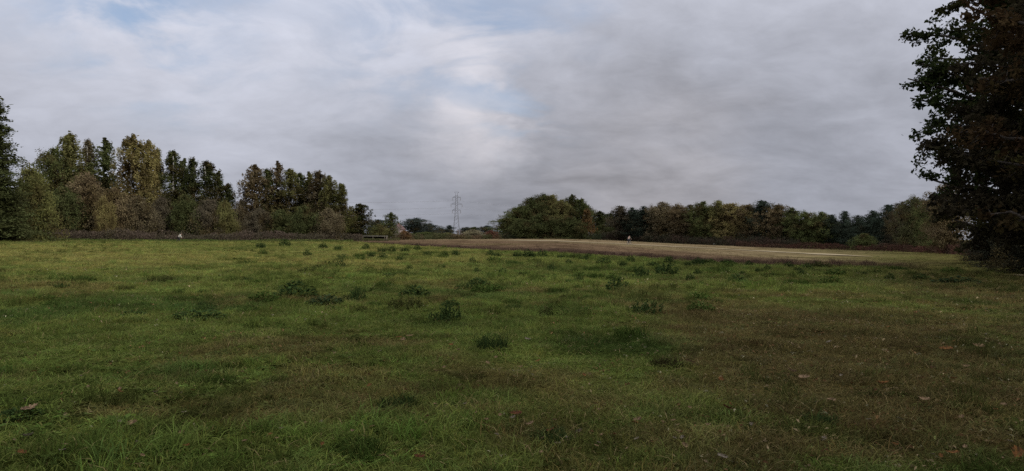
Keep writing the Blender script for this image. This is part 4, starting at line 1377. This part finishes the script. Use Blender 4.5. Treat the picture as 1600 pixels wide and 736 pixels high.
for i_, (s, w_, z) in enumerate(arm_tips):
    p0 = Vector((pylon.location.x + s * w_, PY, pylon.location.z + z))
    for side, tgt in ((-1, Vector((-290, 330, 0))), (1, Vector((190, 610, 0)))):
        e = Vector((tgt.x + s * w_ * .6, tgt.y + s * w_ * .8, p0.z - .5))
        n_ = 24
        ptsc = [p0.lerp(e, q_ / n_) - Vector((0, 0, 4 * (q_ / n_) * (1 - q_ / n_) * 4.5)) for q_ in range(n_ + 1)]
        c_ = MB().tube(ptsc, 0.030 if side < 0 else .018, 4).build('power_line', M_CABLE)
        tag(c_, ('power cable hung from the pylon\'s %s arm running %s' % (('uppermost', 'middle', 'lowest')[i_ // 2], 'left' if side < 0 else 'right')), 'cable', 'power cables on the %s arm running %s' % (('uppermost', 'middle', 'lowest')[i_ // 2], 'left' if side < 0 else 'right'))

# ------------------------------------------------------------------ houses
M_ORANGE = simple('orange_roof_tiles', (.36, .19, .13), .8, .15, 2)
M_DROOF = simple('dark_roof_tiles', (.12, .07, .06), .8, .2, 2)
M_WALL = simple('cream_plaster', (.55, .48, .40), .9, .06, .8)
M_PINK = simple('pink_plaster', (.36, .28, .25), .9, .06, .8)
M_WHITE = simple('white_plaster', (.68, .66, .62), .9, .06, .8)
M_PANE = simple('window_glass', (.05, .06, .07), .15, .1, 1, spec=.5)
M_FRAME = simple('white_frame', (.7, .7, .68), .6, .05)
M_DOOR = simple('brown_door', (.14, .08, .05), .6, .2)


def house(px, Y, w, dp, eave, ridge, wall, roof, label, rz=0.0):
    x_ = at_depth(px, Y)
    root = bpy.data.objects.new('house', None); COL.objects.link(root)
    root.location = (x_, Y, float(terrain(x_, Y))); root.rotation_euler.z = rz
    tag(root, label, 'house')
    b = MB(); hw_, hd = w / 2, dp / 2
    b.poly([(-hw_, -hd, -.5), (hw_, -hd, -.5), (hw_, -hd, eave), (-hw_, -hd, eave)])
    b.poly([(hw_, hd, -.5), (-hw_, hd, -.5), (-hw_, hd, eave), (hw_, hd, eave)])
    for s in (-1, 1):
        b.poly([(s * hw_, -hd * -s, -.5), (s * hw_, hd * -s, -.5), (s * hw_, hd * -s, eave), (s * hw_, 0, ridge), (s * hw_, -hd * -s, eave)][::1])
    b.build('wall', wall, root)
    rf = MB(); ov = .45; sl = (ridge - eave) / hd
    for s in (-1, 1):
        y0 = s * (hd + ov); z0 = eave - sl * ov
        top = [(-hw_ - ov, y0, z0 + .12), (hw_ + ov, y0, z0 + .12), (hw_ + ov, 0, ridge + .12), (-hw_ - ov, 0, ridge + .12)]
        bot = [(a, b_, c - .14) for a, b_, c in top]
        rf.poly(top if s < 0 else top[::-1]); rf.poly(bot[::-1] if s < 0 else bot)
        for i_ in range(4):
            j_ = (i_ + 1) % 4
            rf.poly([bot[i_], bot[j_], top[j_], top[i_]])
    ro = rf.build('roof', roof, root)
    MB().box((w * .25, dp * .12, ridge + .2), (.7, .7, 1.5)).build('chimney', simple('chimney_brick', (.25, .12, .09)), ro)
    for xx in (-.3, .28):
        fr = MB().box((xx * w, -hd - .03, 1.7), (1.3, .1, 1.4)).build('window', M_FRAME, root)
        MB().box((xx * w, -hd - .085, 1.7), (1.1, .03, 1.2)).build('pane', M_PANE, fr)
        if eave > 4.5:
            fr = MB().box((xx * w, -hd - .03, 4.2), (1.3, .1, 1.3)).build('window', M_FRAME, root)
            MB().box((xx * w, -hd - .085, 4.2), (1.1, .03, 1.1)).build('pane', M_PANE, fr)
    MB().box((0, -hd - .03, 1.0), (1.0, .1, 2.0)).build('door', M_DOOR, root)
    return root


Yh = 235
house(539, Yh, 8.6, 8, z_at(547, 343.5, Yh), z_at(547, 334, Yh), M_WALL, M_ORANGE, 'house with an orange tiled roof showing between two trees', .12)
Yh = 360
house(622.5, Yh, 4.2, 4.5, z_at(623, 358, Yh), z_at(623, 351.5, Yh), M_PINK, M_DROOF, 'pinkish house with a dark roof beside the pale slender tree', 1.2)
Yh = 560
house(719, Yh, 4, 4, z_at(718, 362.5, Yh), z_at(718, 360.5, Yh), M_PINK, M_PINK, 'tiny pale building behind the pylon foot', .3)

# low open shelter at the meadow's far corner
M_WOOD = simple('weathered_wood', (.15, .12, .09), .9, .3, 5)
M_PALEROOF = simple('pale_sheet_roof', (.20, .185, .155), .8, .2, 3)
p = ground_at(585, 376)
sh = bpy.data.objects.new('field_shelter', None); COL.objects.link(sh)
Ys = 176.0
xs_ = at_depth(586, Ys)
sh.location = (xs_, Ys, float(terrain(xs_, Ys)) - .1)
tag(sh, 'low open shelter with a pale flat roof at the meadow corner', 'shelter')
ws = 38 * Ys / F
hs_top = z_at(586, 368.8, Ys) - sh.location.z
MB().box((0, 0, hs_top), (ws, 2.4, .14)).build('roof', M_PALEROOF, sh)
for xx in (-.46, -.05, .42):
    MB().box((xx * ws, -1.05, hs_top / 2 - .07), (.22 if xx < -.4 else .14, .14, hs_top - .16)).build('post', M_WOOD, sh)
MB().box((0, 1.1, hs_top / 2 - .07), (ws * .96, .1, hs_top - .16)).build('back_wall', simple('shade_tinted_boards', (.05, .042, .035), .9, .3, 5), sh)  # shade under the roof painted in as a darker wood colour
for xx in (-.475, .475):
    MB().box((xx * ws, .1, hs_top / 2 - .07), (.08, 1.8, hs_top - .16)).build('side_wall', M_WOOD, sh)

# pale marker stone at the wood edge
p = ground_at(1115, 383.2)
st = MB(); st.tube([(0, 0, -.1), (0, 0, .35), (.02, .01, .55), (.03, .0, .66)], [.22, .20, .16, .06], 8)
tag(st.build('marker_stone', M_WHITE, None, True, p), 'small whitish stone where the field meets the wood', 'stone')

# ------------------------------------------------------------------ people
M_SKIN = simple('skin', (.45, .28, .20), .6, .05)
M_TAN = simple('tan_top', (.19, .17, .14), .85, .08)
M_JACKET = simple('pale_jacket', (.56, .54, .46), .85, .06)
M_TROU = simple('dark_trousers', (.025, .025, .03), .9, .2)
M_SHOE = simple('dark_shoes', (.02, .018, .016), .6, .1)
M_HAIR = simple('dark_hair', (.03, .02, .015), .7, .2)


def skin(name, verts, edges, radii, mat, parent, root=0, sub=2):
    me = bpy.data.meshes.new(name); me.from_pydata(verts, edges, []); me.materials.append(mat)
    o = link(name, me, parent)
    md = o.modifiers.new('skin', 'SKIN'); md.use_smooth_shade = True
    sv = me.skin_vertices[0].data
    for i_, r_ in enumerate(radii):
        sv[i_].radius = r_ if hasattr(r_, '__len__') else (r_, r_)
    sv[root].use_root = True
    s_ = o.modifiers.new('sub', 'SUBSURF'); s_.levels = sub; s_.render_levels = sub
    return o


def person(loc, rz, J, label, jacket=None):
    """J: joints of a posed figure facing +Y (pelvis, chest, neck, head, and left/right limbs)"""
    root = bpy.data.objects.new('person', None); COL.objects.link(root)
    root.location = loc; root.rotation_euler.z = rz
    tag(root, label, 'person')
    V, E, Rr = [], [], []

    def add(p, r_, par=None):
        V.append(tuple(p)); Rr.append(r_)
        if par is not None:
            E.append((par, len(V) - 1))
        return len(V) - 1
    pel = add(J['pelvis'], (.15, .11)); ch = add(J['chest'], (.17, .115), pel); nk = add(J['neck'], (.058, .058), ch)
    hd0 = Vector(J['head'])
    c1 = add(hd0 - Vector((0, -.01, .06)), (.075, .085), nk); c2 = add(hd0 + Vector((0, 0, .05)), (.082, .098), c1); add(hd0 + Vector((0, -.01, .12)), (.05, .06), c2)
    add(hd0 + Vector((0, .115, -.01)), (.016, .018), c2)           # nose
    for s, sd in ((-1, 'l'), (1, 'r')):
        add(hd0 + Vector((s * .09, 0, 0)), (.012, .025), c2)          # ear
        sh_ = add(J['sh_' + sd], .058, ch); el = add(J['el_' + sd], .043, sh_); wr = add(J['wr_' + sd], .028, el)
        d_ = (Vector(J['wr_' + sd]) - Vector(J['el_' + sd])).normalized()
        pm = add(Vector(J['wr_' + sd]) + d_ * .07, (.038, .018), wr)
        sidev = d_.cross(Vector((0, 0, 1))) if abs(d_.z) < .9 else Vector((0, 1, 0))
        sidev.normalize()
        dn_ = d_.cross(sidev) * s
        for f in range(4):
            b0_ = Vector(V[pm]) + sidev * (.012 * (f - 1.5) * 1.6) + d_ * .03
            f1 = add(b0_, .009, pm); f2 = add(b0_ + d_ * (.035 + .004 * (1.5 - abs(f - 1.5))) + dn_ * .012, .0085, f1); add(b0_ + d_ * (.055 + .006 * (1.5 - abs(f - 1.5))) + dn_ * .035, .007, f2)
        t1 = add(Vector(V[wr]) + sidev * .035 + d_ * .03, .010, wr); add(Vector(V[t1]) + sidev * .02 + d_ * .035, .008, t1)
        hp = add(J['hip_' + sd], .085, pel); kn = add(J['kn_' + sd], .058, hp); an = add(J['an_' + sd], .038, kn); add(J['toe_' + sd], .032, an)
    body = skin('body', V, E, Rr, M_SKIN, root)
    jv = [Vector(J['pelvis']) - Vector((0, 0, .16)), J['chest'], Vector(J['neck']) - Vector((0, 0, .04)), J['sh_l'], J['el_l'], J['wr_l'], J['sh_r'], J['el_r'], J['wr_r']]
    skin('jacket', [tuple(v_) for v_ in jv], [(0, 1), (1, 2), (1, 3), (3, 4), (4, 5), (1, 6), (6, 7), (7, 8)], [(.19, .15), (.21, .155), (.09, .09), .08, .062, .048, .08, .062, .048], jacket or M_JACKET, root)
    tv = [J['pelvis'], J['hip_l'], J['kn_l'], J['an_l'], J['hip_r'], J['kn_r'], J['an_r']]
    skin('trousers', [tuple(v_) for v_ in tv], [(0, 1), (1, 2), (2, 3), (0, 4), (4, 5), (5, 6)], [(.17, .135), .105, .076, .058, .105, .076, .058], M_TROU, root)
    for sd in 'lr':
        a_, t_ = Vector(J['an_' + sd]), Vector(J['toe_' + sd])
        skin('shoe', [tuple(a_ - Vector((0, .05, .03))), tuple(a_.lerp(t_, .5) - Vector((0, 0, .02))), tuple(t_)], [(0, 1), (1, 2)], [(.05, .05), (.05, .042), (.042, .032)], M_SHOE, root)
    hr = MB(); hr.ball(tuple(hd0 + Vector((0, -.022, .055))), (.103, .108, .10)); hr.build('hair', M_HAIR, root, True)
    for s in (-1, 1):
        MB().ball(tuple(hd0 + Vector((s * .033, .092, .03))), .011, 6, 5).build('eye', M_HAIR, root, True)
    MB().box(tuple(hd0 + Vector((0, .093, -.055))), (.045, .01, .01)).build('mouth', simple('lips', (.3, .12, .1)), root)
    return root


walk = dict(pelvis=(0, 0, .93), chest=(0, .07, 1.30), neck=(0, .10, 1.47), head=(0, .13, 1.60),
            sh_l=(-.20, .08, 1.40), el_l=(-.24, .20, 1.14), wr_l=(-.20, .40, 1.02), sh_r=(.20, .08, 1.40), el_r=(.25, -.10, 1.15), wr_r=(.24, -.06, .90),
            hip_l=(-.10, 0, .88), kn_l=(-.11, -.02, .48), an_l=(-.11, -.26, .14), toe_l=(-.11, -.10, .04), hip_r=(.10, 0, .88), kn_r=(.11, .22, .50), an_r=(.11, .26, .09), toe_r=(.11, .44, .05))
bend = dict(walk, chest=(0, .26, 1.20), neck=(0, .40, 1.31), head=(0, .50, 1.39), sh_l=(-.20, .31, 1.27), el_l=(-.25, .42, 1.00), wr_l=(-.20, .52, .80), sh_r=(.20, .31, 1.27), el_r=(.25, .40, 1.00), wr_r=(.20, .50, .78))
Yp = 128.4
xp = at_depth(278.5, Yp)
pw = person((xp, Yp, float(terrain(xp, Yp)) - .02), R(-70), bend, 'person in a pale jacket bending forward before the left trees')

# cyclist on the sandy track
pb = Vector((0, 0, 0))
q_ = int(np.argmin(np.abs(cx / np.maximum(cy, 1) * F + 800 - 982)))
pb = Vector((cx[q_], cy[q_], float(terrain(cx[q_], cy[q_])) + .08))
ang = math.atan2(tx[q_], ty[q_])
RZ = -ang + R(38)
bike = bpy.data.objects.new('bicycle', None); COL.objects.link(bike)
bike.location = pb; bike.rotation_euler.z = RZ
tag(bike, 'dark bicycle ridden along the pale track', 'bicycle')
M_BIKE = simple('bicycle_paint', (.03, .03, .035), .35, .1)
M_RUB = simple('rubber', (.02, .02, .02), .9, .1)
M_CHROME = simple('steel', (.4, .4, .4), .3, .05, metallic=.8)


def ring(r_, c, rad_, sides=6, n=28):
    b = MB(); b.tube([(c[0], c[1] + r_ * math.cos(2 * math.pi * k / n), c[2] + r_ * math.sin(2 * math.pi * k / n)) for k in range(n + 1)], rad_, sides, cap=False)
    return b


for yy in (-.52, .52):
    w_ = MB(); w_.tube([(-.03, yy, .34), (.03, yy, .34)], .03, 8)
    for k in range(12):
        a = 2 * math.pi * k / 12
        w_.tube([(0, yy, .34), (0, yy + .31 * math.cos(a), .34 + .31 * math.sin(a))], .003, 3)
    wo = w_.build('wheel', M_CHROME, bike)
    ring(.335, (0, yy, .34), .02).build('tyre', M_RUB, wo); ring(.31, (0, yy, .34), .012).build('rim', M_CHROME, wo)
fr = MB()
for a, b_ in (((0, -.10, .30), (0, -.22, .80)), ((0, -.10, .30), (0, .38, .78)), ((0, -.2, .74), (0, .37, .82)), ((0, .36, .92), (0, .52, .34)), ((0, -.20, .72), (0, -.52, .34)), ((0, -.10, .30), (0, -.52, .34))):
    fr.tube([a, b_], .02, 6)
fr.build('frame', M_BIKE, bike)
MB().tube([(-.28, .30, 1.02), (-.2, .38, 1.0), (0, .36, .98), (.2, .38, 1.0), (.28, .30, 1.02)], .014, 6).build('handlebar', M_BIKE, bike)
sd_ = MB(); sd_.tube([(0, -.36, .86), (0, -.25, .87), (0, -.08, .86)], [.085, .07, .025], 8); sd_.build('saddle', M_BIKE, bike)
MB().tube([(-.1, -.10, .14), (-.08, -.10, .14), (-.06, -.10, .30), (.06, -.10, .30), (.08, -.10, .46), (.18, -.10, .46)], .013, 5).build('crank', M_CHROME, bike)
ride = dict(pelvis=(0, -.22, .98), chest=(0, .02, 1.32), neck=(0, .12, 1.47), head=(0, .19, 1.59),
            sh_l=(-.20, .06, 1.40), el_l=(-.27, .18, 1.18), wr_l=(-.26, .30, 1.06), sh_r=(.20, .06, 1.40), el_r=(.27, .18, 1.18), wr_r=(.26, .30, 1.06),
            hip_l=(-.10, -.20, .94), kn_l=(-.12, .10, .60), an_l=(-.12, -.16, .22), toe_l=(-.12, .0, .16), hip_r=(.10, -.20, .94), kn_r=(.12, .22, .86), an_r=(.12, -.10, .54), toe_r=(.12, .06, .48))
person(pb, RZ, ride, 'person in a tan top riding the bicycle along the track', M_TAN)
